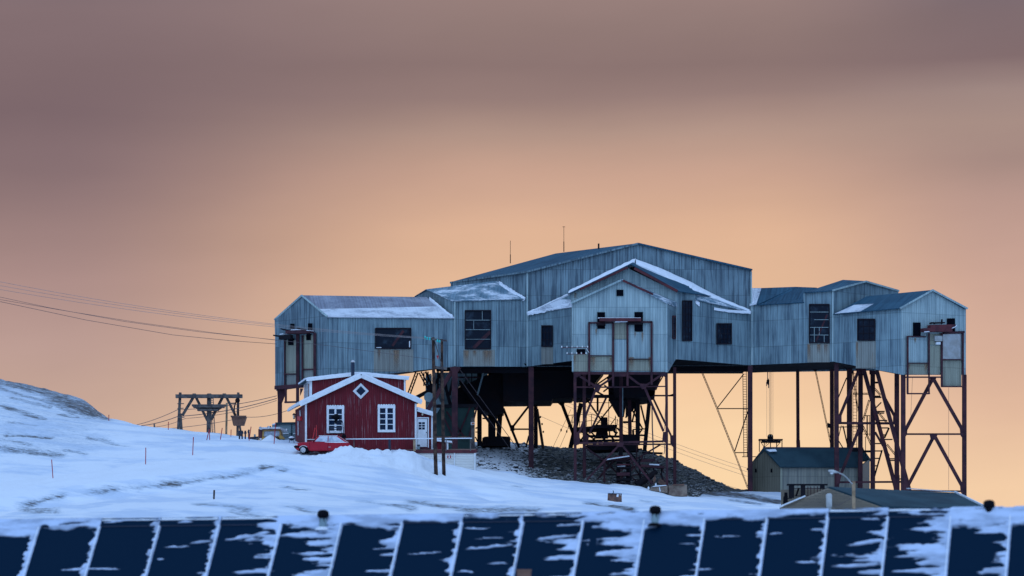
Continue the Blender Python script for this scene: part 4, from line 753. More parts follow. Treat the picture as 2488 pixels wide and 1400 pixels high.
gusset([(2079, 893), (2105, 898), (2103, 908), (2083, 910)], 248.8); gusset([(2112, 899), (2133, 902), (2131, 910), (2113, 910)], 248.6)
for a in ((2084, 906, 2041, 1010, 247.6, 7), (2088, 1040, 2045, 1148, 248.3, 7), (2098, 896, 2177, 1188, 247.8, 9.5), (2130, 900, 2210, 1193, 246.2, 9.5), (2150, 968, 2174, 1012, 247, 6.5), (2126, 1050, 2160, 1108, 247.9, 5)): brace(*a)
MB().lattice(P(2124, 1005, 247.6), P(2152, 1080, 247.4), m_(4, 247), 6).build('lattice_strut', M['oxide_lit'], st)
gusset([(2032, 1010), (2045, 1009), (2045, 1026), (2033, 1031)], 247.1); gusset([(2170, 1010), (2184, 1008), (2184, 1036), (2170, 1030)], 246.8); gusset([(2083, 1030), (2098, 1030), (2098, 1050), (2085, 1052)], 249.2)
gusset([(2167, 1154), (2180, 1164), (2186, 1154), (2186, 1192), (2172, 1192)], 246.7); gusset([(2032, 1146), (2046, 1148), (2040, 1176), (2032, 1180)], 247.0); gusset([(2195, 1150), (2204, 1168), (2209, 1192), (2195, 1194)], 243.6)
brace(2033, 1028, 2178, 1029, 247.8, 5.5, name='cross_beam'); brace(2033, 1172, 2190, 1171, 247.5, 4.5, name='cross_beam'); brace(2036, 1038, 2086, 1037, 251, 2, 'black_steel')
for a in ((2037, 966, 2057, 918, 2.5), (2048, 1035, 2060, 1085, 2.5), (2060, 1086, 2050, 1040, 2), (2038, 1072, 2050, 1092, 2), (2038, 1060, 2044, 1034, 1.5), (2052, 893, 2058, 898, 3)): brace(*a[:4], 252, a[4], 'black_steel')
lt = MB(); lt.ladder(P(2077, 896, 251), P(2077, 1178, 251), (m_(9, 251), 0, 0), 36, 0.02); lt.lattice(P(2072, 900, 252), P(2084, 1000, 252), m_(4, 252), 7); lt.build('ladder', M['black_steel'], st)
for a in ((2072, 957, 2110, 957), (2112, 972, 2097, 1022), (2124, 943, 2139, 960), (2097, 1036, 2117, 1082), (2133, 1001, 2155, 1028), (2155, 1080, 2176, 1106)): MB().lattice(P(a[0], a[1], 250.5), P(a[2], a[3], 250.5), m_(4.5, 250), 5).build('lattice_strut', M['black_steel'], st)
mb = MB()
for y, x0, x1 in ((929, 2120, 2132), (930.5, 2124, 2133), (963, 2122, 2139), (966, 2125, 2141), (1000, 2131, 2149), (1004, 2130, 2148), (1022, 2135, 2155), (1040, 2138, 2158), (1057, 2140, 2150), (1068, 2148, 2168), (1078, 2126, 2140), (1096, 2124, 2143), (1114, 2126, 2137), (1132, 2125, 2133), (1115, 2160, 2176), (1119, 2163, 2176), (1164, 2165, 2190)):
    mb.beam(P(x0, y, 249.6), P(x1, y, 249.6), 0.07, 0.5)
mb.build('stair_treads', M['black_steel'], st)
brace(2143, 1094, 2124, 1160, 249.5, 3.5, 'black_steel'); brace(2127, 992, 2141, 978, 250, 3, 'black_steel'); brace(2160, 1040, 2149, 1064, 249.6, 4, 'black_steel')
mb = MB()
for x in (2106, 2113, 2103, 2108): mb.beam(P(x, 1010 if x > 2104 else 1062, 250.4), P(x, 1060 if x > 2104 else 1110, 250.4), 0.05)
mb.beam(P(2098, 1010, 250.4), P(2114, 1010, 250.4), 0.06); mb.beam(P(2098, 1055, 250.4), P(2116, 1055, 250.4), 0.05); mb.beam(P(2101, 1062, 250.4), P(2110, 1062, 250.4), 0.04)
mb.build('stair_railing', M['black_steel'], st)
brace(2096, 1097, 2118, 1097, 250, 5, 'black_steel'); brace(2070, 1095, 2098, 1093, 250.3, 6, 'black_steel')
# right gable bent
for a in ((2267, 919, 2200, 1045, 8.5), (2268, 921, 2338, 1044, 8), (2269, 1060, 2204, 1184, 8), (2271, 1060, 2338, 1182, 8)): brace(*a[:4], 244.9, a[4])
brace(2196, 1055, 2341, 1055, 244.9, 4, name='cross_beam'); brace(2202, 1192.5, 2340, 1194, 244.9, 4, name='cross_beam')
gusset([(2259, 918), (2275, 918), (2272, 928), (2262, 930)], 244.7); gusset([(2259, 1056), (2278, 1056), (2274, 1068), (2262, 1070)], 244.7)
gusset([(2196, 1042), (2205, 1040), (2204, 1056), (2197, 1066)], 243.9); gusset([(2332, 1040), (2341, 1038), (2341, 1068), (2334, 1058)], 245.8); gusset([(2333, 1180), (2341, 1176), (2341, 1208), (2334, 1194)], 245.8)
for x, y1 in ((2305, 1190), (2213, 1010)): MB().tube([P(x + (4 if x < 2300 else 0), 942 if x > 2300 else 918, 245), P(x, y1, 245)], 0.012).build('stay_cable', M['cable'], st)

# machine with platform and railing under the portal: stands on the bank
def obj1(name, mb, mat, label, cat, group=None, bevel=0, smooth=False): return tag(mb.build(name, M[mat], None, smooth, bevel), label, cat, group)
mc = thing('drive_machine', P(1450, 1085, 254), 'dark machine with flywheel deck and thin railing standing between the stilts', 'machine')
def mpart(name, mb, mat='black_steel', p=None): return mb.build(name, M[mat], p or mc)
mpart('deck', MB().slab([P(1402, 1038, 252), P(1435, 1036, 252), P(1448, 1032, 252), P(1499, 1032, 252), P(1499, 1038, 252), P(1450, 1041, 252), P(1402, 1043, 252)], 4.5, (0, 1, 0)))
mpart('control_box', MB().slab([P(1461, 1014, 253), P(1476, 1014, 253), P(1477, 1033, 253), P(1461, 1033, 253)], 1.6, (0, 1, 0)).beam(P(1463, 1015, 253), P(1460, 1011, 253), 0.1))
mpart('pedestal', MB().slab([P(1452, 1040, 253), P(1474, 1040, 253), P(1479, 1062, 253), P(1446, 1062, 253)], 2.0, (0, 1, 0)))
tr = MB(); tr.beam(P(1406, 1044, 252.3), P(1432, 1062, 252.3), 0.16)
for x0, y0, x1, y1, w in ((1430, 1060, 1505, 1061, 5), (1406, 1072, 1505, 1070, 5), (1436, 1050, 1446, 1060, 3), (1436, 1060, 1446, 1072, 3), (1462, 1060, 1470, 1070, 5), (1482, 1058, 1494, 1072, 4), (1494, 1058, 1500, 1050, 4), (1481, 1043, 1481, 1060, 3), (1488, 1043, 1498, 1055, 4), (1448, 1062, 1436, 1074, 4), (1406, 1062, 1412, 1074, 3), (1420, 1066, 1432, 1076, 3)): tr.beam(P(x0, y0, 252.3), P(x1, y1, 252.3), m_(w, 252), 0.4)
mpart('truss_frame', tr)
for x, r in ((1446, 5), (1459, 4), (1472, 5), (1490, 4)): mpart('roller', MB().lathe(P(x, 1074, 252.2), [(m_(r, 252), 0), (m_(r, 252), 1.5)], 12, 'y'))
mpart('foundation', MB().slab([P(1425, 1081, 252.5), P(1500, 1077, 252.5), P(1505, 1092, 252.5), P(1440, 1094, 252.5)], 4, (0, 1, 0)))
rl = MB()
for pts in ([(1380, 1010), (1395, 1008), (1425, 1006.5), (1437, 1007), (1450, 1010), (1458, 1014)], [(1380, 1026), (1408, 1026), (1436, 1022), (1450, 1024), (1460, 1028)]): rl.tube([P(x, y, 252.4) for x, y in pts], 0.025, 5)
for x, y0, y1 in ((1390, 1009, 1037), (1408, 1007, 1037), (1437, 1007, 1035), (1425, 1007, 1036), (1381, 1010, 1040)): rl.tube([P(x, y0, 252.4), P(x, y1, 252.4)], 0.03, 5)
mpart('railing', rl)
rl = MB()
rl.tube([P(1479, 970, 252), P(1479, 1033, 252)], 0.03, 5); rl.tube([P(1428, 978, 252), P(1480, 979, 252), P(1532, 980, 252)], 0.025, 5); rl.tube([P(1495, 1010, 252), P(1496, 1060, 252)], 0.03, 5); rl.tube([P(1500, 1018, 252), P(1497, 1060, 252)], 0.03, 5); rl.tube([P(1484, 1032, 252), P(1497, 1014, 252)], 0.04, 5)
mpart('post_rail', rl)
# junk on the ground between the portal legs
ch = thing('conveyor_chute', P(1500, 1118, 243), 'long rusty red chute box propped on thin legs between the portal stilts', 'chute')
mpart('trough', MB().slab([P(1466, 1116, 243), P(1500, 1108, 243), P(1535, 1106, 243), P(1535, 1111, 243), P(1467, 1120, 243)], 1.2, (0, 1, 0)), 'oxide_lit', ch); mpart('snow_cover', MB().beam(P(1472, 1117, 242.9), P(1534, 1107.5, 242.9), 0.09, 0.12), 'snow', ch)
mpart('trough_side', MB().slab([P(1468, 1120, 243.05), P(1535, 1111, 243.05), P(1532, 1116, 243.05), P(1490, 1120, 243.05)], 1.0, (0, 1, 0)), 'oxide', ch)
for x, y0, y1, w in ((1468.5, 1117, 1172, 5), (1534, 1113, 1120, 4)): mpart('leg', bar(x, y0, x, y1, 243, None, w), 'oxide', ch)
mpart('stay', bar(1480, 1118, 1476, 1134, 243, None, 2).beam(P(1470, 1153, 243), P(1498, 1154, 243), 0.1).beam(P(1489, 1120, 243), P(1476, 1136, 243), 0.08), 'black_steel', ch)
pr = thing('rusty_press', P(1516, 1177, 242), 'dark boxy machine frame with two uprights standing in the rubble under the chute', 'machine')
for x0, x1 in ((1500, 1503), (1524, 1528)): mpart('upright', bar(x0, 1122, x0, 1177, 241.6, None, 5).beam(P(x1, 1122, 242.4), P(x1, 1177, 242.4), 0.2), 'black_steel', pr)
for y, w, mt in ((1122, 3, 'black_steel'), (1130, 3, 'oxide_lit'), (1137, 4, 'black_steel'), (1153, 8, 'oxide'), (1175, 5, 'black_steel'), (1166, 6, 'black_steel')): mpart('crossbar', bar(1498, y, 1530, y, 241.6, None, w, 0.9), mt, pr)
mpart('snow_cover', MB().slab([P(1500, 1132.5, 241.3), P(1519, 1131, 241.3), P(1519, 1135, 241.3), P(1500, 1136, 241.3)], 0.5, (0, 1, 0)), 'snow', pr); mpart('feed_lever', bar(1530, 1128, 1533, 1168, 241.5, None, 4), 'black_steel', pr)
cf = thing('conveyor_trestle', P(1585, 1175, 243), 'low rusty conveyor trestle with snow along its top rail, right of the chute', 'conveyor')
mpart('top_rail', bar(1556, 1132, 1614, 1136, 242.5, None, 6, 0.8), 'oxide', cf); mpart('snow_cover', MB().slab([P(1578, 1127, 242.2), P(1602, 1128, 242.2), P(1602, 1131.5, 242.2), P(1578, 1130.5, 242.2)], 0.8, (0, 1, 0)), 'snow', cf)
for a in ((1553, 1110, 1556, 1172, 4), (1567, 1138, 1567, 1150, 2), (1607, 1138, 1609, 1170, 3), (1588, 1137, 1588, 1150, 2)): mpart('leg', bar(a[0], a[1], a[2], a[3], 242.6, None, a[4]), 'black_steel', cf)
tr = MB()
for a in ((1530, 1148, 1562, 1112, 3), (1532, 1120, 1556, 1160, 2.5), (1536, 1154, 1586, 1153, 2.5), (1562, 1138, 1580, 1158, 2), (1560, 1150, 1572, 1140, 2), (1534, 1158, 1552, 1176, 2.5), (1536, 1166, 1560, 1166, 2), (1545, 1143, 1575, 1176, 2.5), (1572, 1157, 1562, 1172, 2), (1596, 1120, 1612, 1146, 3), (1604, 1150, 1616, 1172, 3), (1590, 1165, 1580, 1176, 4), (1556, 1120, 1592, 1118, 7)): tr.beam(P(a[0], a[1], 242.8), P(a[2], a[3], 242.8), m_(a[4], 242), 0.12)
mpart('lattice', tr, 'oxide', cf)
obj1('steel_drum_pipe', MB().tube([P(1545, 1180, 241.6), P(1560, 1170, 241.8), P(1580, 1158, 242), P(1594, 1146, 242.3)], 0.30, 10, 0.2), 'black_steel', 'fat black pipe lying tilted against the conveyor trestle', 'pipe')
obj1('broken_board', MB().slab([P(1598, 1172, 241.4), P(1604, 1162, 241.4), P(1620, 1176, 241.4), P(1612, 1180, 241.4)], 0.1).slab([P(1586, 1166, 241.6), P(1592, 1152, 241.6), P(1594, 1166, 241.6), P(1588, 1176, 241.6)], 0.1), 'rust', 'splintered brown boards dumped beside the tilted black pipe', 'boards')
# dark store under the left hall
sh = thing('dark_shed', P(1108, 1085, 251.5), 'dark green boarded shed half hidden behind the two tarred poles', 'shed')
mpart('wall', MB().slab([P(1050, 985, 251.5), P(1152, 985, 251.5), P(1152, 1090, 251.5), P(1050, 1095, 251.5)], 3.0, (0, 1, 0)), 'green_dark', sh)
mpart('roof_edge', MB().slab([P(1056, 983, 251.2), P(1160, 982, 251.2), P(1160, 988, 251.2), P(1056, 989, 251.2)], 3.6, (0, 1, 0)), 'black_steel', sh)
for a in ((1085, 1000, 1128, 1062), (1142, 990, 1114, 1058), (1160, 985, 1140, 1062), (1076, 1010, 1100, 1060)): mpart('wall_brace', bar(*a, 251.3, None, 4, 0.1), 'oxide', sh)
mpart('ash_board', bar(1060, 1062, 1142, 1062, 251.3, None, 3, 0.15), 'rust', sh)
gh = thing('grey_tank_house', P(1080, 985, 254), 'grey sheet-iron tank and gangway under the left hall, partly behind the poles', 'tank')
mpart('casing', MB().slab([P(1034, 912, 256), P(1048, 908, 256), P(1050, 1000, 256), P(1034, 1005, 256)], 2.5, (0, 1, 0)), 'grey_metal', gh); mpart('wall', MB().slab([P(1056, 905, 257), P(1124, 905, 257), P(1140, 915, 257), P(1110, 945, 257), P(1112, 984, 257), P(1060, 984, 257)], 1.5, (0, 1, 0)), 'grey_metal', gh)
mpart('wheel', MB().lathe(P(1042, 965, 249.5), [(0.36, 0), (0.40, 0.05), (0.40, 0.12), (0.36, 0.16)], 20, 'y'), 'grey_metal', gh)
mpart('sloping_roof', MB().slab([P(1064, 966, 250.5), P(1074, 984, 250.5), P(1062, 1004, 250.5), P(1046, 1000, 250.5), P(1046, 985, 250.5)], 0.1), 'grey_metal', gh)
for a in ((1112, 917, 1168, 917, 4), (1132, 906, 1132, 935, 2.5), (1146, 906, 1146, 930, 2.5)): mpart('gangway_rail', bar(*a[:4], 254.6, None, a[4], 0.1), 'oxide' if a[4] > 3 else 'black_steel', gh)
mpart('wall', MB().slab([P(1112, 908, 258), P(1186, 908, 258), P(1176, 922, 258), P(1130, 938, 258), P(1112, 936, 258)], 0.3, (0, 1, 0)), 'grey_metal', gh)
obj1('coal_skip', MB().slab([P(1172, 1064, 256.5), P(1178, 1061, 256.5), P(1215, 1060, 256.5), P(1240, 1061, 256.5), P(1240, 1083, 256.5), P(1170, 1084, 256.5)], 2.4, (0, 1, 0)).slab([P(1168, 1072, 256.2), P(1180, 1072, 256.2), P(1180, 1084, 256.2), P(1168, 1085, 256.2)], 1.0, (0, 1, 0)), 'black_steel', 'low black skip on the bank below the big ore bin', 'skip')
po = thing('signed_post', P(1149, 1090, 249.8), 'thick weathered post carrying a small orange and white notice', 'post')
mpart('post', MB().hbeam(P(1149, 1015, 249.8), P(1149, 1094, 249.8), m_(9, 250)), 'wood', po); mpart('notice', MB().slab([P(1144, 1026, 249.3), P(1153, 1026, 249.3), P(1153, 1032.5, 249.3), P(1144, 1032.5, 249.3)], 0.04), 'white', po); mpart('notice_band', MB().slab([P(1146, 1027, 249.25), P(1152, 1027, 249.25), P(1152, 1031, 249.25), P(1146, 1031, 249.25)], 0.03), 'sign_orange', po)
# leaning A-pole seen between the stilts
ap = thing('braced_pole', P(1303, 1088, 261), 'old wooden pole propped by a slanted stay, behind the front stilts', 'pole')
mpart('pole', MB().tube([P(1303, 988, 261), P(1303.5, 1092, 261)], 0.11, 8, 0.13), 'pole_wood', ap); mpart('stay', MB().tube([P(1305, 994, 260.8), P(1320, 1092, 260.5)], 0.11, 8, 0.12), 'pole_wood', ap)
for x, y in ((1313, 1014), (1317, 1031), (1320, 1050)): mpart('insulator', MB().lathe(P(x, y + 2, 260.7), [(0.04, 0), (0.07, 0.05), (0.07, 0.12), (0.03, 0.18)], 8), 'black_steel', ap)
for i, (x0, y0, x1, y1) in enumerate(((1387, 995, 1344, 1086), (1398, 1000, 1360, 1088))):
    mb = MB().tube([P(x0, y0, 258), P(x1, y1, 259)], 0.015); c = P(x0 * .45 + x1 * .55, y0 * .45 + y1 * .55, 258.5)
    o = mb.build('guy_wire', M['cable'], None); mpart('strain_insulator', MB().lathe(c - Vector((0, 0, .12)), [(0.02, 0), (0.06, 0.06), (0.06, 0.18), (0.02, 0.24)], 8), 'black_steel', o)
    tag(o, ['slack guy wire with an insulator, the nearer to the braced pole', 'slack guy wire with an insulator, the nearer to the railed machine'][i], 'wire')

# ------------------------------------------------------------------ red house
WF, WLH = ((741, 230.0), (1012, 231.6)), ((718, 235.2), (741, 230.0))
hs = thing('red_house', P(876, 1090, 232), 'small red board house with white trim and thick snow on its gabled roof', 'house')
def hp_(name, mb, mat, p=None, bevel=0): return mb.build(name, M[mat], p or hs, bevel=bevel)
hp_('wall', MB().slab([onw(WF, *p) for p in [(741, 982), (876, 916), (1010, 978), (1010, 1110), (741, 1100)]], 0.15, -wnorm(*WF)), 'red_boards')
hp_('wall', MB().slab([onw(WLH, *p) for p in [(718.5, 996), (741, 982), (741, 1100), (718.5, 1090)]], 0.12, -wnorm(*WLH)), 'red_boards')
hd = Vector((P(718, 0, 235.2) - P(741, 0, 230)).to_tuple()); hd.z = 0       # along the house, away from us
ridge0 = onw(WF, 876, 910, .35); e0 = onw(WF, 727, 980, .35); e1 = onw(WF, 1023, 975, .35)
hdl = hd * 1.25
hp_('roof', MB().slab([ridge0, e0, e0 + hdl, ridge0 + hdl], 0.10, (0, 0.2, -1)).slab([ridge0, e1, e1 + hdl, ridge0 + hdl], 0.10, (0, 0.2, -1)), 'grey_roof')
hp_('wall', MB().slab([onw(WF, *p) + hd for p in [(741, 982), (876, 916), (1010, 978), (1010, 1110), (741, 1100)]], 0.15, -wnorm(*WF)), 'red_boards')
hp_('wall', MB().slab([onw(WF, 1010, 978), onw(WF, 1010, 978) + hd, onw(WF, 1010, 1100) + hd, onw(WF, 1010, 1100)], 0.12, (-1, 0, 0)), 'red_boards')
up = Vector((0, 0, 1))
def snow_roof(r0, e, dvec, th, seed):
    """rounded snow blanket on one roof slope"""
    rr = random.Random(seed); mb = MB(); nu, nv = 18, 8; vs = []
    for i in range(nu + 1):
        for j in range(nv + 1):
            f, g = i / nu, j / nv; p = r0.lerp(e, f) + dvec * g
            edge = min(1, min(i, nu - i + (4 if True else 0), j * 2 + 1, (nv - j) * 2 + 1) / 2.0); h = th * (0.75 + 0.25 * edge) + rr.uniform(-.015, .015)
            if i == nu: h *= 0.75; p = p + (e - r0).normalized() * rr.uniform(0.02, 0.10)
            vs.append(p + up * h)
    w = nv + 1; fs = [(i * w + j, i * w + j + 1, (i + 1) * w + j + 1, (i + 1) * w + j) for i in range(nu) for j in range(nv)]
    k = len(vs); lo = []
    for i in range(nu + 1):
        for j in range(nv + 1): lo.append(r0.lerp(e, i / nu) + dvec * (j / nv))
    fs2 = [tuple(q + k for q in f[::-1]) for f in fs]
    rim = [j for j in range(w)] + [i * w + nv for i in range(1, nu + 1)] + [nu * w + j for j in range(nv - 1, -1, -1)] + [i * w for i in range(nu - 1, 0, -1)]
    side = [(rim[a], rim[(a + 1) % len(rim)], rim[(a + 1) % len(rim)] + k, rim[a] + k) for a in range(len(rim))]
    return mb.add(vs + lo, fs + fs2 + side)
hp_('snow_cover', snow_roof(ridge0, e0, hdl, 0.17, 1), 'snow'); hp_('snow_cover', snow_roof(ridge0, e1, hdl, 0.17, 2), 'snow')
bb = [hp_('barge_board', MB().beam(ridge0 - up * .14 + wnorm(*WF) * .03, e - up * .14 + wnorm(*WF) * .03, 0.28, 0.06), 'white') for e in (e0, e1)]
hp_('gutter', MB().beam(e0 - up * .05, e0 + hdl - up * .05, 0.15, 0.15), 'white')
for x in (743.2, 1010): hp_('corner_board', MB().beam(onw(WF, x, 981, .03), onw(WF, x, 1100, .03), m_(4.6, 230), 0.08), 'white')
# cross wing rising behind the gable
WC = ((752, 234.2), (987, 234.8)); WCL = ((737, 238.5), (753, 234.2))
hp_('wall', MB().slab([onw(WC, *p) for p in [(754, 922), (870, 908), (986, 919), (986, 1000), (754, 1000)]], 0.15, -wnorm(*WC)), 'red_boards')
hp_('wall', MB().slab([onw(WCL, *p) for p in [(738, 930), (753, 921), (753, 985), (738, 990)]], 0.12, -wnorm(*WCL)), 'white')
gl = hp_('window', MB().slab(wrect(WCL, 740, 933, 751, 972, .03), 0.06, -wnorm(*WCL)), 'pane_clean'); mb = MB()
for x in (742.5, 745.5, 748.5): mb.beam(onw(WCL, x, 932, .05), onw(WCL, x, 973, .05), 0.05)
hp_('glazing_bar', mb, 'white', gl)
r1 = onw(WC, 869.5, 908, .25); c0 = onw(WC, 744, 922, .25); c1 = onw(WC, 993, 919, .25); cd = Vector((-0.9, 4.6, 0))
hp_('roof', MB().slab([r1, c0, c0 + cd, r1 + cd], 0.08, (0, 0.2, -1)).slab([r1, c1, c1 + cd, r1 + cd], 0.08, (0, 0.2, -1)), 'grey_roof')
hp_('snow_cover', snow_roof(r1, c0, cd, 0.15, 3), 'snow'); hp_('snow_cover', snow_roof(r1, c1, cd, 0.15, 4), 'snow')
for e in (c0, c1): hp_('barge_board', MB().beam(r1 - up * .08 + wnorm(*WC) * .03, e - up * .08 + wnorm(*WC) * .03, 0.18, 0.05), 'white')
for x in (756, 983.5): hp_('corner_board', MB().beam(onw(WC, x, 922, .03), onw(WC, x, 990, .03), m_(4, 234), 0.07), 'white')
hp_('wall', MB().slab([onw(WC, 986, 919), onw(WC, 986, 919) + cd, onw(WC, 986, 1000) + cd, onw(WC, 986, 1000)], 0.12, (-1, 0, 0)), 'red_boards')
cp = hp_('stove_pipe', MB().lathe(P(857.2, 914, 233.5), [(m_(4.2, 233), -.3), (m_(4.2, 233), m_(33, 233))], 14), 'blue_black')
hp_('pipe_cap', MB().lathe(P(857.2, 880.5, 233.5), [(m_(3.6, 233), -.02), (m_(5.6, 233), 0.0), (m_(5.6, 233), 0.05), (m_(3.4, 233), 0.12), (m_(3.2, 233), 0.16)], 14), 'chrome', cp)
def house_window(w, x0, y0, x1, y1, crest=True):
    f = MB(); Yw = w[0][1]; fw = m_(5.4, Yw)
    for a, b in (((x0 + 2.7, y0), (x0 + 2.7, y1)), ((x1 - 2.7, y0), (x1 - 2.7, y1))): f.beam(onw(w, *a, .05), onw(w, *b, .05), fw, 0.10)
    f.beam(onw(w, x0, y0 + 3, .05), onw(w, x1, y0 + 3, .05), m_(6.5, Yw), 0.11); f.beam(onw(w, x0, y1 - 3, .05), onw(w, x1, y1 - 3, .05), m_(6, Yw), 0.12)
    o = f.build('window', M['white'], hs)
    MB().slab(wrect(w, x0 + 5, y0 + 6, x1 - 5, y1 - 6, .02), 0.05, -wnorm(*w)).build('pane', M['pane_clean'], o)
    g = MB(); xm = (x0 + x1) / 2; g.beam(onw(w, xm, y0 + 6, .05), onw(w, xm, y1 - 6, .05), m_(4.6, Yw), 0.07)
    for j in (1, 2, 3): y = y0 + 6 + (y1 - y0 - 12) * j / 4; g.beam(onw(w, x0 + 5, y, .04), onw(w, x1 - 5, y, .04), m_(1.8, Yw), 0.05)
    g.build('glazing_bar', M['white'], o); s = MB(); n = 7
    for i in range(n): s.lathe(onw(w, x0 + (x1 - x0) * (i + 0.5) / n, y0 - 0.6, .03), [(m_((x1 - x0) / n * 0.52, Yw), 0), (m_((x1 - x0) / n * 0.52, Yw), 0.06)], 10, 'y')
    s.build('scalloped_crest', M['white'], o); return o
house_window(WF, 793.5, 988, 836, 1053); house_window(WF, 917.5, 986, 960, 1050.5)
dm = lambda r, off: [onw(WF, 876.3, 950.5 - r, off), onw(WF, 876.3 + r, 950.5, off), onw(WF, 876.3, 950.5 + r, off), onw(WF, 876.3 - r, 950.5, off)]
dw = hp_('window', MB().slab(dm(19.3, .08), 0.10, -wnorm(*WF)), 'white'); dw['label'] = 'diamond shaped gable window'; MB().slab(dm(11.5, .10), 0.05, -wnorm(*WF)).build('pane', M['pane_clean'], dw)
mb = MB(); d = dm(14, .11)
for i in range(4): mb.beam(d[i], d[(i + 1) % 4], 0.05, 0.05)
mb.build('glazing_bar', M['white'], dw)
hp_('base_board', MB().beam(onw(WF, 746, 1068, .03), onw(WF, 770, 1068, .03), 0.05), 'white')
# porch with the door
WP = ((1012, 231.8), (1051, 232.4))
hp_('wall', MB().slab(wrect(WP, 1012, 1002, 1051, 1100), 0.12, -wnorm(*WP)), 'red_boards')
hp_('wall', MB().slab([onw(WP, 1051, 1004), onw(WP, 1051, 1004) + hd * .6, onw(WP, 1051, 1100) + hd * .6, onw(WP, 1051, 1100)], 0.12, (-1, 0, 0)), 'red_boards')
q = [onw(WP, 1010, 994, .3), onw(WP, 1054, 1007, .3)]; hp_('roof', MB().slab([q[0], q[1], q[1] + hd * .75, q[0] + hd * .75], 0.08, (0, 0, -1)), 'grey_roof'); hp_('snow_cover', snow_roof(q[0], q[1], hd * .75, 0.16, 6), 'snow')
hp_('barge_board', MB().beam(q[0] - up * .1, q[1] - up * .1, 0.2, 0.06), 'white'); hp_('corner_board', MB().beam(onw(WP, 1049.2, 1008, .03), onw(WP, 1049.2, 1094, .03), m_(3.6, 232), 0.07), 'white')
dr = hp_('door', MB().slab(wrect(WP, 1015, 1018, 1037, 1086, .05), 0.08, -wnorm(*WP)), 'white'); mb = MB()
for a in ((1013.5, 1015, 1013.5, 1088), (1040, 1015, 1040, 1088), (1013, 1015.5, 1041, 1015.5)): mb.beam(onw(WP, a[0], a[1], .05), onw(WP, a[2], a[3], .05), m_(2.6, 232), 0.1)
mb.build('door_frame', M['white'], dr); MB().slab(wrect(WP, 1016.5, 1026, 1031.5, 1044, .055), 0.02, -wnorm(*WP)).build('pane', M['pane_clean'], dr); mb = MB()
mb.beam(onw(WP, 1024, 1026, .06), onw(WP, 1024, 1044, .06), 0.04)
for y in (1032, 1038): mb.beam(onw(WP, 1016.5, y, .065), onw(WP, 1031.5, y, .065), 0.04)
mb.build('glazing_bar', M['white'], dr); MB().lathe(onw(WP, 1035, 1051, .1), [(0.03, 0), (0.04, 0.03), (0.02, 0.06)], 8, 'y').build('handle', M['blue_black'], dr)
def lantern(w, x, y, parent, k=1.0):
    o = MB().lathe(onw(w, x, y, .16), [(0.02, .16 * k), (0.11 * k, 0.06 * k), (0.11 * k, 0.03 * k)], 8).beam(onw(w, x, y - 2, .0), onw(w, x, y - 4, .2), 0.03).lathe(onw(w, x, y, .16) - up * .22 * k, [(0.05 * k, 0), (0.07 * k, .04)], 8).build('wall_lantern', M['blue_black'], parent)
    MB().lathe(onw(w, x, y, .16) - up * .19 * k, [(0.06 * k, 0), (0.085 * k, .2 * k)], 8).build('lamp_glass', M['glow'], o)
lantern(WP, 1024, 1005, hs, 0.9); lantern(WLH, 719.5, 1010, hs, 1.2)
hp_('porch_step', MB().box(onw(WP, 1025, 1091, .35), (0.9, .7, .12)), 'oxide_lit')
MB().slab(wrect(WLH, 727, 1012, 734, 1022, .15), .2, -wnorm(*WLH)).build('letter_box', M['bright_red'], hs); hp_('downpipe', MB().tube([onw(WLH, 731, 998, .06), onw(WLH, 732, 1012, .06)], .05), 'white'); hp_('downpipe', MB().tube([onw(WLH, 726.5, 1024, .06), onw(WLH, 726.5, 1058, .06)], .04), 'white')
gr = thing('barbecue', onw(WLH, 731, 1078, .7), 'snow-topped dark barbecue against the house side behind the red car', 'barbecue'); c = onw(WLH, 731, 1066, .7)
MB().lathe(c, [(0.06, -.16), (0.22, -.05), (0.24, 0.02)], 12).build('bowl', M['blue_black'], gr); MB().lathe(c, [(0.24, .02), (0.2, .10), (0.08, .17)], 12).build('lid', M['snow'], gr)
MB().box(c - Vector((.42, 0, -.1)), (.35, .3, .04)).build('side_shelf', M['blue_black'], gr)
for dx in (-.15, .15): MB().tube([c + Vector((dx, 0, -.1)), c + Vector((dx * 1.5, 0, -.55))], .02).build('leg', M['blue_black'], gr)
# terrace
WT = ((1000, 229.6), (1156, 229.6))
tr_ = thing('terrace', P(1090, 1130, 231), 'raised terrace with cream board cladding and a dark red rim beside the house', 'terrace')
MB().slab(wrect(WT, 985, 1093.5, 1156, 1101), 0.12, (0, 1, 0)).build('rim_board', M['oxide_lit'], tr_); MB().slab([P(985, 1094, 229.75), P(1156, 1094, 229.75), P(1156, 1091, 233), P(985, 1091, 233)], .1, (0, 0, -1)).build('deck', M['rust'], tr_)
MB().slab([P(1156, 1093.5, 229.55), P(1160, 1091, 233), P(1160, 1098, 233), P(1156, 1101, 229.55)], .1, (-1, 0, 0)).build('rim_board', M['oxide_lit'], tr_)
mb = MB()
for i in range(12): y = 1101 + i * 3.9; mb.slab([P(1002, y, 229.72), P(1153, y, 229.72), P(1153, y + 3.75, 229.66), P(1002, y + 3.75, 229.66)], .08, (0, 1, 0))
mb.build('cladding', M['cream'], tr_); MB().slab([P(1153.5, 1101, 229.65), P(1157, 1099, 233), P(1157, 1150, 233), P(1153.5, 1150, 229.65)], .08, (-1, 0, 0)).build('cladding', M['cream'], tr_)
for x in (1154, 1104): MB().beam(P(x, 1101, 229.6), P(x, 1148, 229.6), .07, .1).build('corner_board', M['white'], tr_)
MB().beam(P(840, 1067, 229.3), P(1147, 1065, 229.5), .07, .1).build('handrail', M['snow'], tr_)
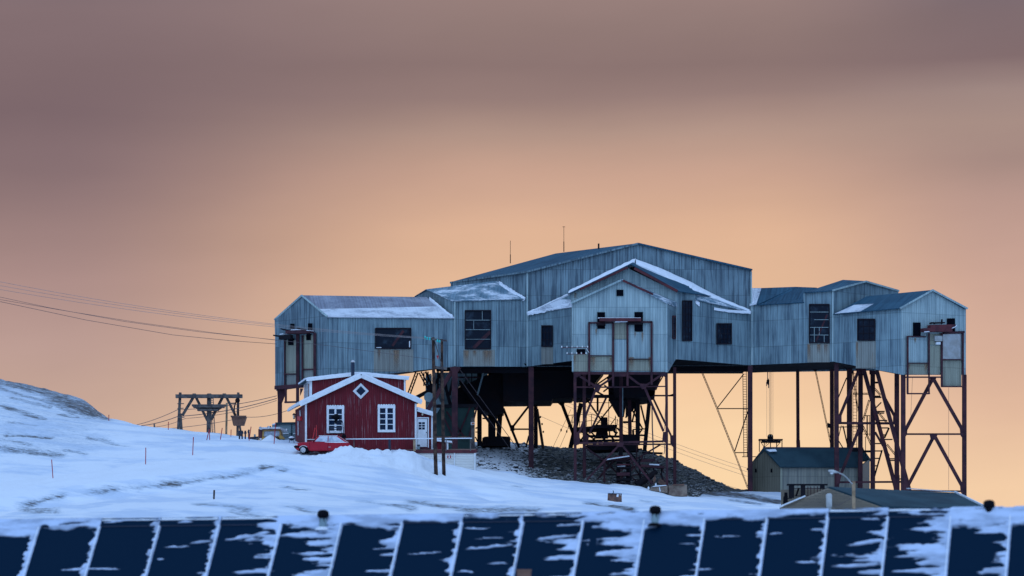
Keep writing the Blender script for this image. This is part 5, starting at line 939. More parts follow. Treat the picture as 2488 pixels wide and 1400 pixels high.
for x in (860, 946.5, 1007, 1084, 1143): MB().beam(P(x, 1067, 229.45), P(x, 1096, 229.45), m_(6 if x in (946.5, 1007) else 2.5, 229), .1).build('railing_post', M['wood_tan' if x == 1007 else 'blue_black' if x == 946.5 else 'wood'], tr_)
sg = thing('warning_sign', P(1091, 1110, 229.5), 'small red and white square notice on the cream terrace front', 'sign')
MB().slab(grect3 := [P(1087, 1106.5, 229.5), P(1095.5, 1106.5, 229.5), P(1095.5, 1113.5, 229.5), P(1087, 1113.5, 229.5)], .03, (0, 1, 0)).build('board', M['sign_red'], sg)
MB().slab([P(1089.4, 1113, 229.46), P(1090.6, 1109.2, 229.46), P(1091.9, 1109.2, 229.46), P(1093.4, 1113, 229.46)], .015, (0, 1, 0)).slab([P(1088.2, 1107.1, 229.46), P(1094.4, 1107.1, 229.46), P(1092.6, 1109, 229.46), P(1090, 1109, 229.46)], .015, (0, 1, 0)).build('white_emblem', M['white'], sg)
ks = thing('small_red_hut', P(1075, 1093, 231.5), 'tiny red lean-to with a snowy white-edged roof standing on the terrace', 'hut')
MB().slab([P(1061, 1072, 231.5), P(1086, 1076, 231.5), P(1086, 1095, 231.5), P(1061, 1095, 231.5)], .9, (0, 1, 0)).build('wall', M['red_boards'], ks); MB().slab([P(1058, 1066.5, 231.2), P(1098, 1071.5, 231.2), P(1098, 1076, 231.2), P(1058, 1072, 231.2)], 1.3, (0, 1, 0)).build('roof', M['snow'], ks)
MB().beam(P(1087.5, 1075, 231.35), P(1087.5, 1094, 231.35), .12).build('corner_board', M['white'], ks)
cr = thing('plastic_crate', P(1016, 1093, 231), 'small grey crate on the terrace by the white door', 'crate'); MB().slab([P(1013.5, 1081, 231), P(1020, 1081, 231), P(1020, 1092, 231), P(1013.5, 1092, 231)], .25, (0, 1, 0)).build('body', M['grey_metal'], cr, bevel=.02)
MB().slab([P(1013, 1080.5, 230.95), P(1020.5, 1080.5, 230.95), P(1020.5, 1083, 230.95), P(1013, 1083, 230.95)], .32, (0, 1, 0)).build('rim', M['blue_black'], cr)
# loader arm / snow blower parked before the left window
sb = thing('garden_blower', P(815, 1056, 228.9), 'black hooded blower chute on a thin tubular handle frame in front of the house window', 'machine')
c = P(817, 1012, 228.9); MB().lathe(c, [(.10, -.27), (.2, -.2), (.27, -.05), (.24, .08), (.12, .17)], 12).lathe(c + Vector((-.22, 0, -.02)), [(.08, -.12), (.16, -.05), (.14, .05)], 10).build('hood', M['rubber'], sb, smooth=True)
MB().beam(P(816, 1016, 228.9), P(815, 1030, 228.9), .22, .2, .12).build('chute', M['rubber'], sb); MB().slab([P(800, 1037, 228.85), P(831, 1037, 228.85), P(831, 1043.5, 228.85), P(800, 1043.5, 228.85)], .3, (0, 1, 0)).build('cowl', M['blue_black'], sb)
MB().tube([P(824, 1020, 228.8), P(831, 1023, 228.8), P(833, 1028, 228.8), P(835, 1054, 228.8), P(832, 1058, 228.8)], .03).tube([P(800, 1036, 228.8), P(801, 1053, 228.8), P(836, 1053, 228.8)], .025).tube([P(824, 1048, 228.8), P(829, 1048, 228.8), P(832, 1054, 228.8)], .02).build('handle_frame', M['rubber'], sb)
MB().lathe(P(836, 1060, 228.8), [(.15, -.14), (.17, 0), (.1, .14)], 10).build('wheel', M['rubber'], sb)
MB().slab([P(812, 1040, 228.8), P(817, 1040, 228.8), P(817, 1042.5, 228.8), P(812, 1042.5, 228.8)], .02, (0, 1, 0)).build('badge', M['white'], sb)
for i, (a, b, l) in enumerate([((768.8, 1033), (768.6, 1067), 'upright bright red pole leaning by the red house wall behind the car'), ((765.5, 1040), (760, 1067), 'slanted bright red pole crossing the upright one behind the car')]):
    obj1('red_pole', MB().tube([P(*a, 229.5), P(*b, 229.2)], .035), 'bright_red', l, 'pole')

# ------------------------------------------------------------------ snowed-in car
def build_car():
    o = P(715, 1098.5, 226.8); g = o.z; k = m_(1, 227.2)
    car = thing('parked_car', (P(780, 1100, 227.6).x, 227.6, g), 'small crimson two-door car with frosted windows, its tail buried in a snow heap', 'car')
    def q(px, py, y): return Vector(((px - CX) * k + 0, 227.6 + y, g + (1100 - py) * k))
    hw = 0.80
    def extr(pts, y0, y1, mat, name, par=car, bevel=0.0, smooth=False): return MB().prism([q(x, y, y0) for x, y in pts], (0, y1 - y0, 0)).build(name, M[mat], par, bevel=bevel, smooth=smooth)
    body = [(717, 1084), (718.5, 1079), (722, 1078), (757, 1074.5), (762, 1075.5), (845, 1076), (850, 1079), (852, 1090), (848, 1096), (752, 1097), (750, 1092), (747, 1088), (742, 1085.5), (736, 1085), (731, 1087), (728, 1091), (727, 1095.5), (720, 1094)]
    extr(body, -hw, hw, 'car', 'body', bevel=0.05)
    # cabin: narrower at the top
    bot = [(757, 1075), (845, 1076)]; top = [(776, 1059.5), (820, 1059.5)]
    vs = [q(757, 1075.5, -hw + .03), q(846, 1076.5, -hw + .03), q(821, 1060, -hw + .17), q(775.5, 1060, -hw + .17), q(757, 1075.5, hw - .03), q(846, 1076.5, hw - .03), q(821, 1060, hw - .17), q(775.5, 1060, hw - .17)]
    MB().add(vs, [(0, 1, 2, 3), (7, 6, 5, 4), (0, 3, 7, 4), (1, 5, 6, 2), (3, 2, 6, 7), (0, 4, 5, 1)]).build('cabin', M['car'], car, bevel=0.03)
    MB().slab([q(775, 1059.7, -hw + .16), q(821, 1059.7, -hw + .16), q(821, 1058.9, hw - .2), q(775, 1058.9, hw - .2)], .05, (0, 0, -1)).build('roof_snow', M['snow'], car)
    def side(pts, name, mat):
        return MB().slab([q(x, y, -hw + .03 + .14 * (1076 - y) / 16 - .018) for x, y in pts], .03, (0, 1, 0)).build(name, M[mat], car)
    M.setdefault('frost', plain('frosted_glass', (0.56, 0.60, 0.66), 0.5, 0, (0.30, 0.36, 0.44), 2.5))
    side([(765.5, 1074.3), (777.5, 1061.6), (797, 1061.6), (796.5, 1074.8)], 'window', 'frost'); side([(798.5, 1074.8), (799, 1061.6), (818, 1061.8), (838, 1075.2)], 'window', 'frost')
    MB().slab([q(758, 1074.3, -hw + .1), q(775, 1060.6, -hw + .22), q(775, 1060.6, hw - .22), q(758, 1074.3, hw - .1)], .03, (1, 0, -1)).build('windscreen', M['frost'], car)
    MB().slab([q(846.3, 1075.6, -hw + .1), q(822.5, 1060.6, -hw + .22), q(822.5, 1060.6, hw - .22), q(846.3, 1075.6, hw - .1)], .03, (-1, 0, -1)).build('rear_window', M['snow'], car)
    side([(790, 1075.2), (840, 1075.6), (846, 1077.2), (815, 1077.6), (790, 1076.2)], 'sill_snow', 'snow')
    MB().prism([q(752.5, 1077.2, -hw - .004), q(753.2, 1077.2, -hw - .004), q(754, 1096, -hw - .004), q(753.3, 1096, -hw - .004)], (0, .02, 0)).prism([q(797.6, 1078, -hw - .004), q(798.3, 1078, -hw - .004), q(797.2, 1096, -hw - .004), q(796.5, 1096, -hw - .004)], (0, .02, 0)).build('door_gap', M['rubber'], car)
    MB().box(q(801.5, 1088, -hw - .02), (.16, .03, .035)).build('door_handle', M['chrome'], car)
    extr([(714.6, 1085), (729, 1085.3), (729, 1089.8), (716, 1089.8)], -hw - .04, hw + .04, 'rubber', 'bumper', bevel=.03)
    extr([(718.2, 1079.8), (724, 1079.4), (724, 1083.6), (717.6, 1084)], -hw - .015, -hw + .25, 'chrome', 'headlight'); extr([(718.2, 1079.8), (724, 1079.4), (724, 1083.6), (717.6, 1084)], hw - .25, hw + .01, 'chrome', 'headlight')
    extr([(727.5, 1095), (728.5, 1091), (731.5, 1087.2), (736, 1085.2), (742, 1085.6), (747, 1088.2), (750, 1092), (752, 1097.5), (730, 1098)], -hw + .03, hw - .03, 'rubber', 'wheel_arch')
    mb = MB(); arc = [(728.2, 1090), (731, 1086.6), (736, 1084.6), (742, 1085), (747, 1087.6)]; mb.tube([q(x, y, -hw - .01) for x, y in arc], .03); mb.build('arch_trim', M['chrome'], car)
    for y in (-hw + .06, hw - .24):
        w = MB().lathe(q(738.5, 1094.5, y), [(.20, 0), (.285, 0.02), (.29, .09), (.285, .17), (.2, .19)], 24, 'y').build('wheel', M['rubber'], car)
        MB().lathe(q(737, 1094.8, y - .03), [(.06, -.01), (.19, 0), (.20, .03), (.20, .06)], 20, 'y').build('rim', M['chrome'], w); mb = MB()
        for a in range(5): mb.lathe(q(737, 1094.8, y - .035) + Vector((math.cos(a * 1.2566) * .12, 0, math.sin(a * 1.2566) * .12)), [(.032, 0), (.032, .02)], 8, 'y')
        mb.build('rim_holes', M['rubber'], w)
    extr([(832, 1095), (836, 1087), (846, 1087), (850, 1095), (846, 1100), (836, 1100)], -hw + .05, hw - .05, 'rubber', 'rear_wheels')
    MB().box(q(763.5, 1072.8, -hw - .06), (.10, .14, .11)).build('mirror', M['rubber'], car, bevel=.02)
build_car()

# ------------------------------------------------------------------ yard left of the house
vh = thing('yellow_tracked_vehicle', P(655, 1078, 238), 'faded yellow cab vehicle half drifted over with snow beside the grey container', 'vehicle')
def vp(name, mb, mat, p=None): return mb.build(name, M[mat], p or vh)
vp('body', MB().slab([P(638, 1040, 237.5), P(681, 1039, 237.5), P(683, 1063, 237.5), P(637, 1066, 237.5)], 2.2, (0, 1, 0)), 'yellow'); vp('side_panel', MB().slab([P(627.5, 1043, 238.6), P(636, 1041, 237.6), P(636, 1066, 237.6), P(627.5, 1062, 238.6)], .1, (1, .5, 0)), 'oxide_lit')
vp('roof', MB().slab([P(629, 1041, 237.8), P(635, 1038.5, 237.3), P(680, 1037.5, 237.3), P(681, 1043, 237.3), P(634, 1044.5, 237.3)], 2.4, (0, 1, 0)), 'snow')
vp('roof_edge', MB().beam(P(636, 1044, 237.2), P(682, 1043.5, 237.2), .08), 'rust'); ws = vp('windscreen', MB().slab([P(641, 1048, 237.35), P(679, 1047, 237.35), P(679, 1060, 237.35), P(641, 1061, 237.35)], .06, (0, 1, 0)), 'frost')
mb = MB()
for a in ((640, 1047, 680, 1046), (640, 1047, 639, 1062), (680, 1046, 681, 1061)): mb.beam(P(a[0], a[1], 237.3), P(a[2], a[3], 237.3), .09)
mb.build('windscreen_frame', M['yellow'], ws)
vp('fender', MB().slab([P(638, 1062, 237.1), P(648, 1063, 237.1), P(642, 1070, 237.1), P(633, 1072, 237.1)], 1.0, (0, 1, 0)), 'yellow'); vp('fender', MB().slab([P(676, 1060, 237.1), P(684, 1058, 237.1), P(691, 1063, 237.1), P(690, 1067, 237.1), P(679, 1066, 237.1)], .8, (0, 1, 0)), 'yellow')
for x, y in ((632.5, 1040), (652.5, 1038.5)): vp('work_lamp', MB().lathe(P(x, y, 237.0), [(.07, 0), (.11, -.02), (.11, .10), (.05, .15)], 12, 'y'), 'chrome')
vp('door_mirror', MB().beam(P(656, 1037.5, 237.1), P(658, 1036, 237.1), .08), 'rubber')
mb = MB(); vs = []
for i in range(13):
    for j in range(9):
        u, v = i / 12, j / 8; x = 657 + (u - .5) * (62 - 34 * v); ycrest = 1056 + 30 * abs(u - .5) ** 1.5; y = 1078 + (ycrest - 1078) * math.sin(v * 1.5) + random.uniform(-.5, .5); vs.append(P(x, y, 235.0 + 2.25 * v))
obj1('snow_drift', MB().add(vs, [(i * 9 + j, i * 9 + j + 1, (i + 1) * 9 + j + 1, (i + 1) * 9 + j) for i in range(12) for j in range(8)]), 'snow', None, None, smooth=True); bpy.data.objects['snow_drift']['kind'] = 'structure'; bpy.data.objects['snow_drift']['label'] = 'smooth snow drift over the front of the yellow vehicle'
ct = thing('shipping_container', P(695, 1076, 241), 'blue-grey container with tall doors behind the yellow vehicle', 'container')
def kp(name, mb, mat): return mb.build(name, M[mat], ct)
kp('body', MB().slab([P(670, 1029, 241), P(722, 1029, 241), P(722, 1080, 241), P(670, 1080, 241)], 3.5, (0, 1, 0)), 'grey_metal'); kp('roof_frame', MB().beam(P(669, 1029, 240.9), P(722, 1028, 240.9), .14, .2), 'grey_roof'); kp('roof_snow', MB().slab([P(669, 1026.5, 240.85), P(722, 1026, 240.85), P(722, 1028, 240.85), P(669, 1028, 240.85)], 3.4, (0, 1, 0)), 'snow')
for x in (670.5, 708): kp('door_post', MB().beam(P(x, 1031, 240.9), P(x, 1078, 240.9), .06, .1), 'grey_roof')
kp('snow_ledge', MB().beam(P(684, 1054, 240.85), P(702, 1053.5, 240.85), .05, .12).beam(P(712, 1054, 240.85), P(720, 1053.5, 240.85), .05, .12), 'snow'); kp('round_emblem', MB().lathe(P(696, 1043.5, 240.92), [(.07, 0), (.07, .03)], 12, 'y'), 'white'); kp('lock_bar', MB().beam(P(682, 1054.5, 240.9), P(722, 1054, 240.9), .05, .05), 'grey_roof')
t = thing('grey_shed_box', P(665, 1045, 244), 'lower grey box peeking out behind the container', 'box'); MB().slab([P(661, 1032, 244), P(672, 1030, 244), P(672, 1055, 244), P(661, 1055, 244)], 2, (0, 1, 0)).build('body', M['grey_metal'], t); MB().beam(P(661, 1031.5, 243.9), P(672, 1029.5, 243.9), .08).build('snow_cover', M['snow'], t)
t = thing('dark_trailer', P(617, 1076, 239), 'low dark trailer between the standing pipes and the yellow vehicle', 'trailer')
MB().slab([P(606, 1062, 239), P(628, 1060.5, 239), P(628, 1076, 239), P(606, 1078, 239)], 1.3, (0, 1, 0)).build('body', M['blue_black'], t); MB().beam(P(619, 1061, 238.9), P(619, 1055.5, 238.9), .14).build('stove_pipe', M['grey_metal'], t); MB().beam(P(621, 1068, 238.6), P(636, 1062, 238.4), .10).beam(P(622, 1066, 238.6), P(618, 1073, 238.6), .08).build('drawbar', M['wood'], t); MB().beam(P(613, 1073.5, 238.6), P(632, 1074, 238.6), .08).build('sled_runner', M['wood'], t)
for i, x in enumerate((581.8, 588.3, 596, 604.5)):
    lb = ['leftmost of four stubby standing pipes, beside the trestle foot', 'second standing pipe from the wooden trestle', 'third standing pipe from the wooden trestle', 'tallest standing pipe, nearest the dark trailer'][i]; y0 = 1044.5 if i == 3 else 1047
    t = thing('standing_pipe', P(x, 1077, 237), lb, 'pipe', 'blue-black pipes standing in a row by the trestle'); MB().tube([P(x, y0 + 2, 237), P(x, 1078, 237)], m_(1.9, 237), 10).build('pipe', M['blue_black'], t)
    MB().lathe(P(x, y0 + 1.5, 237), [(m_(2.3, 237), -.04), (m_(2.3, 237), .06)], 10).build('flange', M['blue_black'], t); MB().beam(P(x - 3, y0 + 5.5, 237), P(x + (3.2 if i < 3 else 2), y0 + 5, 237), .13).build('valve_arm', M['blue_black'], t)
# cableway trestle
tt = thing('timber_trestle', P(508, 1050, 259), 'wooden cableway trestle with a long top beam, V braces and a ladder', 'trestle')
def tp(name, mb, mat='wood', p=None): return mb.build(name, M[mat], p or tt)
def tb(x0, y0, x1, y1, w, Y=259, d=.3): return MB().beam(P(x0, y0, Y), P(x1, y1, Y), m_(w, Y), d)
tp('top_beam', tb(427, 963, 589, 963, 8.5, 258.8, .45))
for a in ((438, 954, 433, 1048, 6, 259), (438, 1005, 441, 1048, 6, 260), (508.5, 957, 507, 1053, 10, 259), (579, 954, 577, 1062, 5.5, 259), (581, 1025, 587, 1062, 4.5, 260)): tp('post', tb(*a))
for a in ((470, 965, 443, 1010, 6), (476, 965, 504, 1022, 6), (541, 965, 513, 1020, 6), (550, 965, 572, 1010, 6)): tp('brace', tb(*a, 259.2))
for a in ((467, 985.5, 549, 985.5, 4), (470, 989, 545, 989, 4), (480, 997, 531, 997, 3)): tp('platform_beam', tb(*a, 258.6, .8))
tp('platform', MB().slab([P(468, 986, 258.4), P(548, 986, 258.4), P(530, 998, 258.4), P(483, 998, 258.4)], .15))
for a in ((431, 981, 447, 981, 2), (431, 993, 446, 992, 2), (432, 1014, 448, 1014, 2), (558, 980.5, 572, 980, 3)): tp('cross_arm', tb(*a, 258.7, .1))
for x in (472, 508.5, 545): tp('bolt_block', tb(x - 4, 959, x + 4, 959, 5, 258.7, .3))
tp('ladder', MB().ladder(P(514.5, 966, 258.6), P(519, 1052, 258.6), (m_(6.5, 259), 0, 0), 18, .03), 'wood')
bk = thing('ore_bucket', P(579.5, 1033, 257.8), 'rusty tapering ore bucket hanging from the right end of the trestle', 'bucket')
b0, b1, b2, b3 = P(561.5, 1012, 257.3), P(597.5, 1012, 257.3), P(592, 1033.5, 257.5), P(566.5, 1033.5, 257.5); dv = Vector((0, 1.1, 0)); dv2 = Vector((0, .75, 0))
MB().add([b0, b1, b2, b3, b0 + dv, b1 + dv, b2 + dv2, b3 + dv2], [(0, 1, 2, 3), (4, 5, 6, 7), (0, 1, 5, 4), (2, 3, 7, 6), (1, 2, 6, 5), (0, 3, 7, 4)]).build('tub', M['rust'], bk); MB().beam(P(560.5, 1011.8, 257.2), P(598.5, 1011.8, 257.2), .12, .12).build('rim', M['rust'], bk)
MB().tube([P(576, 968, 258.2), P(573, 978, 258), P(569.5, 988, 257.8), P(569, 998, 257.8), P(572, 1010, 257.8)], .06).tube([P(577, 968, 258.2), P(579, 990, 257.9), P(580, 1011, 257.8)], .05).build('hanger', M['black_steel'], bk); MB().lathe(P(577, 973, 257.9), [(.2, 0), (.2, .14)], 12, 'y').build('pulley', M['black_steel'], bk)
obj1('timber_pole', MB().tube([P(551, 979, 262), P(550.5, 1020, 262), P(549.5, 1058, 262)], .09, 8), 'wood_tan', 'thin tan wooden pole standing behind the trestle', 'pole')
for a, lb, r in (((330, 1031, 432, 995.5, 672, 962), 'uppermost sagging cable running through the trestle to the station', .026), ((343, 1032.5, 432, 1012, 672, 968.5), 'thick dark cable just below the uppermost one at the trestle', .032), ((375, 1036, 450, 1017, 672, 973.5), 'thin cable third down at the trestle', .02), ((410, 1039.5, 597, 1013.5, 715, 991), 'lowest thin cable passing the ore bucket', .022)):
    p0, p1, p2 = P(a[0], a[1] + 2, 272), P(a[2], a[3], 263), P(a[4], a[5], 252); pts = line3(p0, p1, .12, 10) + line3(p1, p2, .25, 16)[1:]
    obj1('track_cable', MB().tube(pts, r, 5), 'cable', lb, 'cable', 'cables through the timber trestle')
# marker stakes in the snow
for x0, y0, x1, y1, Y, lb in ((125.5, 1117, 129.5, 1168, 221.5, 'red marker stake nearest the left edge, leaning left above the road bend'), (354.3, 1088, 353.7, 1136, 222, 'upright red marker stake alone on the road edge, second from the left'), (470, 1062, 467.8, 1107, 225.5, 'red marker stake left of the pair below the trestle centre'), (507, 1049, 499.5, 1077, 238, 'left-leaning red stake crossing below the trestle ladder'),
        (508.3, 1043, 510.3, 1080, 237, 'upright red stake crossing below the trestle ladder'), (540, 1040, 532.5, 1081, 237, 'red stake leaning right between the trestle ladder and the pipes'), (610, 1037, 603, 1082, 235.5, 'red stake leaning beside the tallest standing pipe'), (669.6, 1030, 664.6, 1090, 230.5, 'long red stake in front of the yellow vehicle'), (409.3, 1025, 408.7, 1046, 256, 'tiny red stake on the skyline left of the trestle'), (561.5, 1044, 560.8, 1063, 250, 'faint red stake right of the tan pole'), (264.5, 1008, 264.2, 1022, 264, 'faint stake on the skyline at the rocky crest')):
    z0 = P(x1, y1, Y); obj1('marker_stake', MB().tube([P(x0, y0, Y), z0 - Vector((0, 0, .15))], .032, 6, .028), 'stake', lb, 'stake', 'red snow stakes along the road')
obj1('wooden_stump_post', MB().tube([P(520.5, 1191, 190), P(519.5, 1218, 190)], m_(2.2, 190), 8), 'pole_wood', 'short dark post alone in the snow below the road', 'post')
obj1('skyline_post', MB().tube([P(374.7, 1030, 262), P(375.3, 1044, 262)], m_(1.9, 262), 8), 'wood', 'short thick post stub on the skyline left of the trestle', 'post')
# ------------------------------------------------------------------ pair of tarred poles carrying the power line
pp = thing('power_pole_pair', P(1068, 1163, 221.5), 'two tall dark wooden poles joined by crossbars and carrying teal insulators', 'power pole')
MB().tube([P(1052.5, 820, 221), P(1053.5, 900, 221), P(1056, 1000, 221), P(1057, 1080, 221), P(1060, 1168, 221)], m_(3.6, 221), 10, m_(4.8, 221)).build('pole', M['pole_wood'], pp, smooth=True)
MB().tube([P(1073.5, 824, 221.6), P(1074, 900, 221.6), P(1076, 1000, 221.6), P(1077, 1080, 221.6), P(1079, 1170, 221.6)], m_(3.2, 221), 10, m_(4.5, 221)).build('pole', M['pole_wood'], pp, smooth=True)
MB().beam(P(1046, 824, 220.8), P(1086, 828, 220.8), .12, .14).build('crossarm', M['wood'], pp); MB().beam(P(1054, 892, 221.2), P(1086, 896, 221.2), .17, .14).build('crossarm', M['wood'], pp); MB().beam(P(1055, 826, 221), P(1075, 893, 221.4), .06, .06).build('stay', M['wood'], pp)
for i, (x, y) in enumerate(((1033, 820), (1038, 822), (1044, 823), (1063, 828), (1068, 829))): MB().lathe(P(x, y + 2.5, 220.6), [(.03, -.04), (.07, 0), (.08, .04), (.05, .07), (.08, .09), (.055, .14), (.02, .17)], 10).build('insulator', M['teal'], pp)
MB().beam(P(1028, 821, 220.7), P(1050, 825, 220.7), .05).build('insulator_bracket', M['wood'], pp); MB().slab([P(1060, 864, 221.2), P(1066, 864, 221.2), P(1064, 874, 221.2)], .03).build('pennant', M['sign_red'], pp)
wl = [(683, 1033, 820, 'uppermost wire from the left edge to the teal insulators'), (693, 1038, 822, 'second wire from the top running to the teal insulators'), (703, 1044, 823.5, 'third wire from the top running to the teal insulators')]
for y0, x1, y1, lb in wl:
    a, b = P(-60, y0 - 10, 212), P(x1, y1, 220.6); obj1('power_wire', MB().tube(line3(a, b, .55 if y0 < 690 else .5, 40), .012, 5), 'wire', lb, 'wire', 'power lines from the left to the pole pair')
for (pts, lb, Yb, r) in (([(-40, 712), (0, 722), (120, 748), (300, 781), (480, 806), (669, 826), (800, 840.5), (1052, 874)], 'upper of the low sagging wires, reaching the poles below the crossarm', 221, .014), ([(-40, 720), (0, 728), (162, 756), (330, 783), (520, 809), (672, 827)], 'low sagging wire that ends on the left hall, nearly touching the one above', 249.6, .014), ([(-40, 724), (0, 733), (210, 778), (420, 814), (560, 828), (672, 836)], 'lowest sagging wire from the left edge to the left hall', 249.6, .017)):
    n = len(pts); Y0 = 212
    obj1('power_wire', MB().tube([P(x, y, Y0 + (Yb - Y0) * (x + 40) / (pts[-1][0] + 40)) for x, y in pts], r, 5), 'cable', lb, 'wire', 'power lines from the left to the station')
for y0, y1, x1, lb in ((935, 1129, 1816, 'upper of the faint wires descending behind the right stilts'), (945, 1138, 1817, 'second of the faint wires descending behind the right stilts'), (954, 1149, 1817, 'third of the faint wires descending behind the right stilts'), (1010, 1180, 1806, 'lowest faint wire descending behind the right stilts')):
    obj1('power_wire', MB().tube(line3(P(1310, y0, 262), P(x1 + 60, y1 + 27, 275), .5, 24), .013, 5), 'wire', lb, 'wire', 'faint wires behind the station')

# ------------------------------------------------------------------ low buildings at the right
gs = thing('grey_gabled_shed', P(1970, 1205, 250), 'old grey sheet-iron shed with a dark ridged roof standing under the long hall', 'shed')
WS, WSL = ((1897, 248.9), (2091, 250)), ((1817, 251.2), (1897, 248.9))
def gp(name, mb, mat, p=None): return mb.build(name, M[mat], p or gs)
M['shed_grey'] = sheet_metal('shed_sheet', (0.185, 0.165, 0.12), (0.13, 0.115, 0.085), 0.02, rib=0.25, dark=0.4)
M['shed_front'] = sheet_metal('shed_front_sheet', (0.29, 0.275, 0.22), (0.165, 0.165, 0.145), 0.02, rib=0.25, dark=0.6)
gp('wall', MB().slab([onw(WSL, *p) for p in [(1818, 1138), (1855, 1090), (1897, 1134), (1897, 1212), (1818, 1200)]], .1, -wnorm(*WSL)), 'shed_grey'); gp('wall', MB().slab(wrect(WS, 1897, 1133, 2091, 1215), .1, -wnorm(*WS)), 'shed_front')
gp('wall', MB().slab([P(2091, 1133, 250), P(2113, 1116, 253), P(2113, 1205, 253), P(2091, 1212, 250)], .1, (-1, 0, 0)), 'shed_grey')
ra, rb = P(1854, 1088.5, 249.9), P(2097, 1089.5, 251.4); gp('roof', MB().slab([ra, rb, P(2093, 1134, 249.7), P(1896, 1134, 248.5)], .12, (0, 0, -1)), 'grey_roof'); gp('roof', MB().slab([ra, rb, P(2117, 1118, 253.4), P(1814, 1140, 251.6)], .12, (0, 0, -1)), 'grey_roof')
gp('ridge_cap', MB().beam(ra, rb, .14), 'blue_black'); gp('corner_board', MB().beam(onw(WS, 1898, 1135, .05), onw(WS, 1898, 1212, .05), .16, .08), 'galv_cream'); gp('snow_patch', MB().slab([P(1862, 1092.5, 249.4), P(1884, 1091, 249.6), P(1888, 1096, 249.35), P(1870, 1097, 249.3)], .05, (0, 0, -1)), 'snow')
for x in (1837, 1875): gp('wall_hatch', MB().slab(wrect(WSL, x - 1.5, 1139, x + 1.5, 1148, .06), .08, -wnorm(*WSL)), 'dark')
hf = thing('hoist_frame', P(1872, 1090, 251.5), 'dark hoist frame with a rounded motor hanging above the shed ridge', 'hoist')
MB().beam(P(1843.5, 1069, 251.3), P(1901, 1069, 251.3), m_(3, 251), .8).beam(P(1850, 1074, 251.3), P(1896, 1074, 251.3), m_(4, 251), .6).build('top_beam', M['black_steel'], hf)
for x, y in ((1845, 1098), (1900, 1090), (1857, 1088), (1887, 1088), (1872, 1090)): MB().beam(P(x, 1070, 251.3), P(x, y, 251.3), .07).build('post', M['black_steel'], hf)
mb = MB()
for a in ((1847, 1072, 1856, 1086), (1858, 1086, 1869, 1077), (1887, 1086, 1897, 1073), (1866, 1072, 1860, 1080)): mb.beam(P(a[0], a[1], 251.4), P(a[2], a[3], 251.4), .045)
mb.build('lattice', M['black_steel'], hf); MB().lathe(P(1871.7, 1073, 251.3), [(.20, 0), (.24, .1), (.24, .42), (.17, .56), (.05, .60)], 14).build('motor', M['rubber'], hf, smooth=True)
for x in (1868.5, 1875): MB().lathe(P(x, 1059, 250.98), [(.03, 0), (.03, .03)], 8, 'y').build('eye', M['glow'], hf)
MB().lathe(P(1866, 925, 251.3), [(.03, -.35), (.10, -.2), (.12, 0), (.06, .1), (.02, .2)], 10).build('hook_block', M['rubber'], hf)
for x, y0, y1, r in ((1865, 900, 925, .035), (1862.5, 928, 938, .04), (1867.5, 928, 943, .04), (1863, 938, 1062, .010), (1869, 900, 1056, .012), (1871.5, 900, 1056, .014), (1874, 900, 1056, .010), (1878, 904, 1062, .010)): MB().tube([P(x, y0, 251.3), P(x, y1, 251.3)], r, 5).build('hoist_rope', M['cable'], hf)
# loading rack of heavy timber beside the shed
lr = thing('timber_loading_rack', P(1950, 1215, 226), 'dark heavy timber loading rack in front of the grey shed', 'rack')
MB().beam(P(1912, 1178, 226), P(2010, 1178, 226), m_(3.5, 226), .5).build('top_beam', M['black_steel'], lr)
for x, w in ((1923, 12), (1951, 10), (1998, 10)): MB().beam(P(x, 1180, 226), P(x, 1210 if x < 1990 else 1188, 226), m_(w, 226), .4).build('post', M['black_steel'], lr)
for x in (1963, 1970, 1978, 1986, 1993, 2000): MB().beam(P(x, 1182, 226.5), P(x, 1210, 226.5), .05).build('rail_bar', M['oxide'], lr)
for y in (1205, 1187): MB().beam(P(1930, y, 226.2), P(2005, y, 226.2), .05).build('rail_bar', M['oxide'], lr)
MB().beam(P(1941, 1186, 226.2), P(1934, 1206, 226.2), .13).build('brace', M['black_steel'], lr); MB().slab([P(1898, 1190, 227), P(2020, 1188, 227), P(2020, 1240, 227), P(1898, 1240, 227)], .2, (0, 1, 0)).build('back_wall', M['siding'], lr)
tk = thing('dark_machine_tank', P(1909, 1233, 224), 'black tank with a short neck at the left end of the timber rack', 'tank'); MB().slab([P(1905, 1206, 224), P(1914, 1206, 224), P(1914, 1240, 224), P(1903, 1240, 224)], .6, (0, 1, 0)).build('body', M['rubber'], tk)
MB().tube([P(1909.5, 1208, 224.2), P(1909.5, 1197, 224.2)], .12, 10).build('neck', M['rubber'], tk); MB().beam(P(1903, 1211, 223.8), P(1924, 1211, 223.8), .06).build('handle', M['rubber'], tk)
# brown house with a long dark roof
bh = thing('brown_sided_house', P(2050, 1300, 152), 'low house with brown board gable and a long dark roof edged with snow', 'house')
ga, gl_, gr_ = P(2014, 1185, 152), P(1894, 1234, 150), P(2147, 1232, 149); base = lambda p: Vector((p.x, p.y, 3.2)); rb1 = P(2320, 1197.5, 157); eb = P(2400, 1236, 152); 
MB().slab([ga, gr_, base(gr_), base(gl_), gl_], .12, (0, 1, 0)).build('gable_wall', M['siding'], bh)
off = Vector((0, -.12, .04)); roofb = MB(); roofb.slab([ga + off, rb1, eb, gr_ + off], .10, (0, 0, -1)); roofb.build('roof', M['grey_roof'], bh)
MB().slab([ga + off, rb1, rb1 + Vector((-1.5, 5, -2)), gl_ + Vector((0.6, 4.8, 0))], .10, (0, 0, -1)).build('roof', M['grey_roof'], bh); MB().slab([gr_, eb, base(eb), base(gr_)], .1, (0, 1, 0)).build('wall', M['siding'], bh)
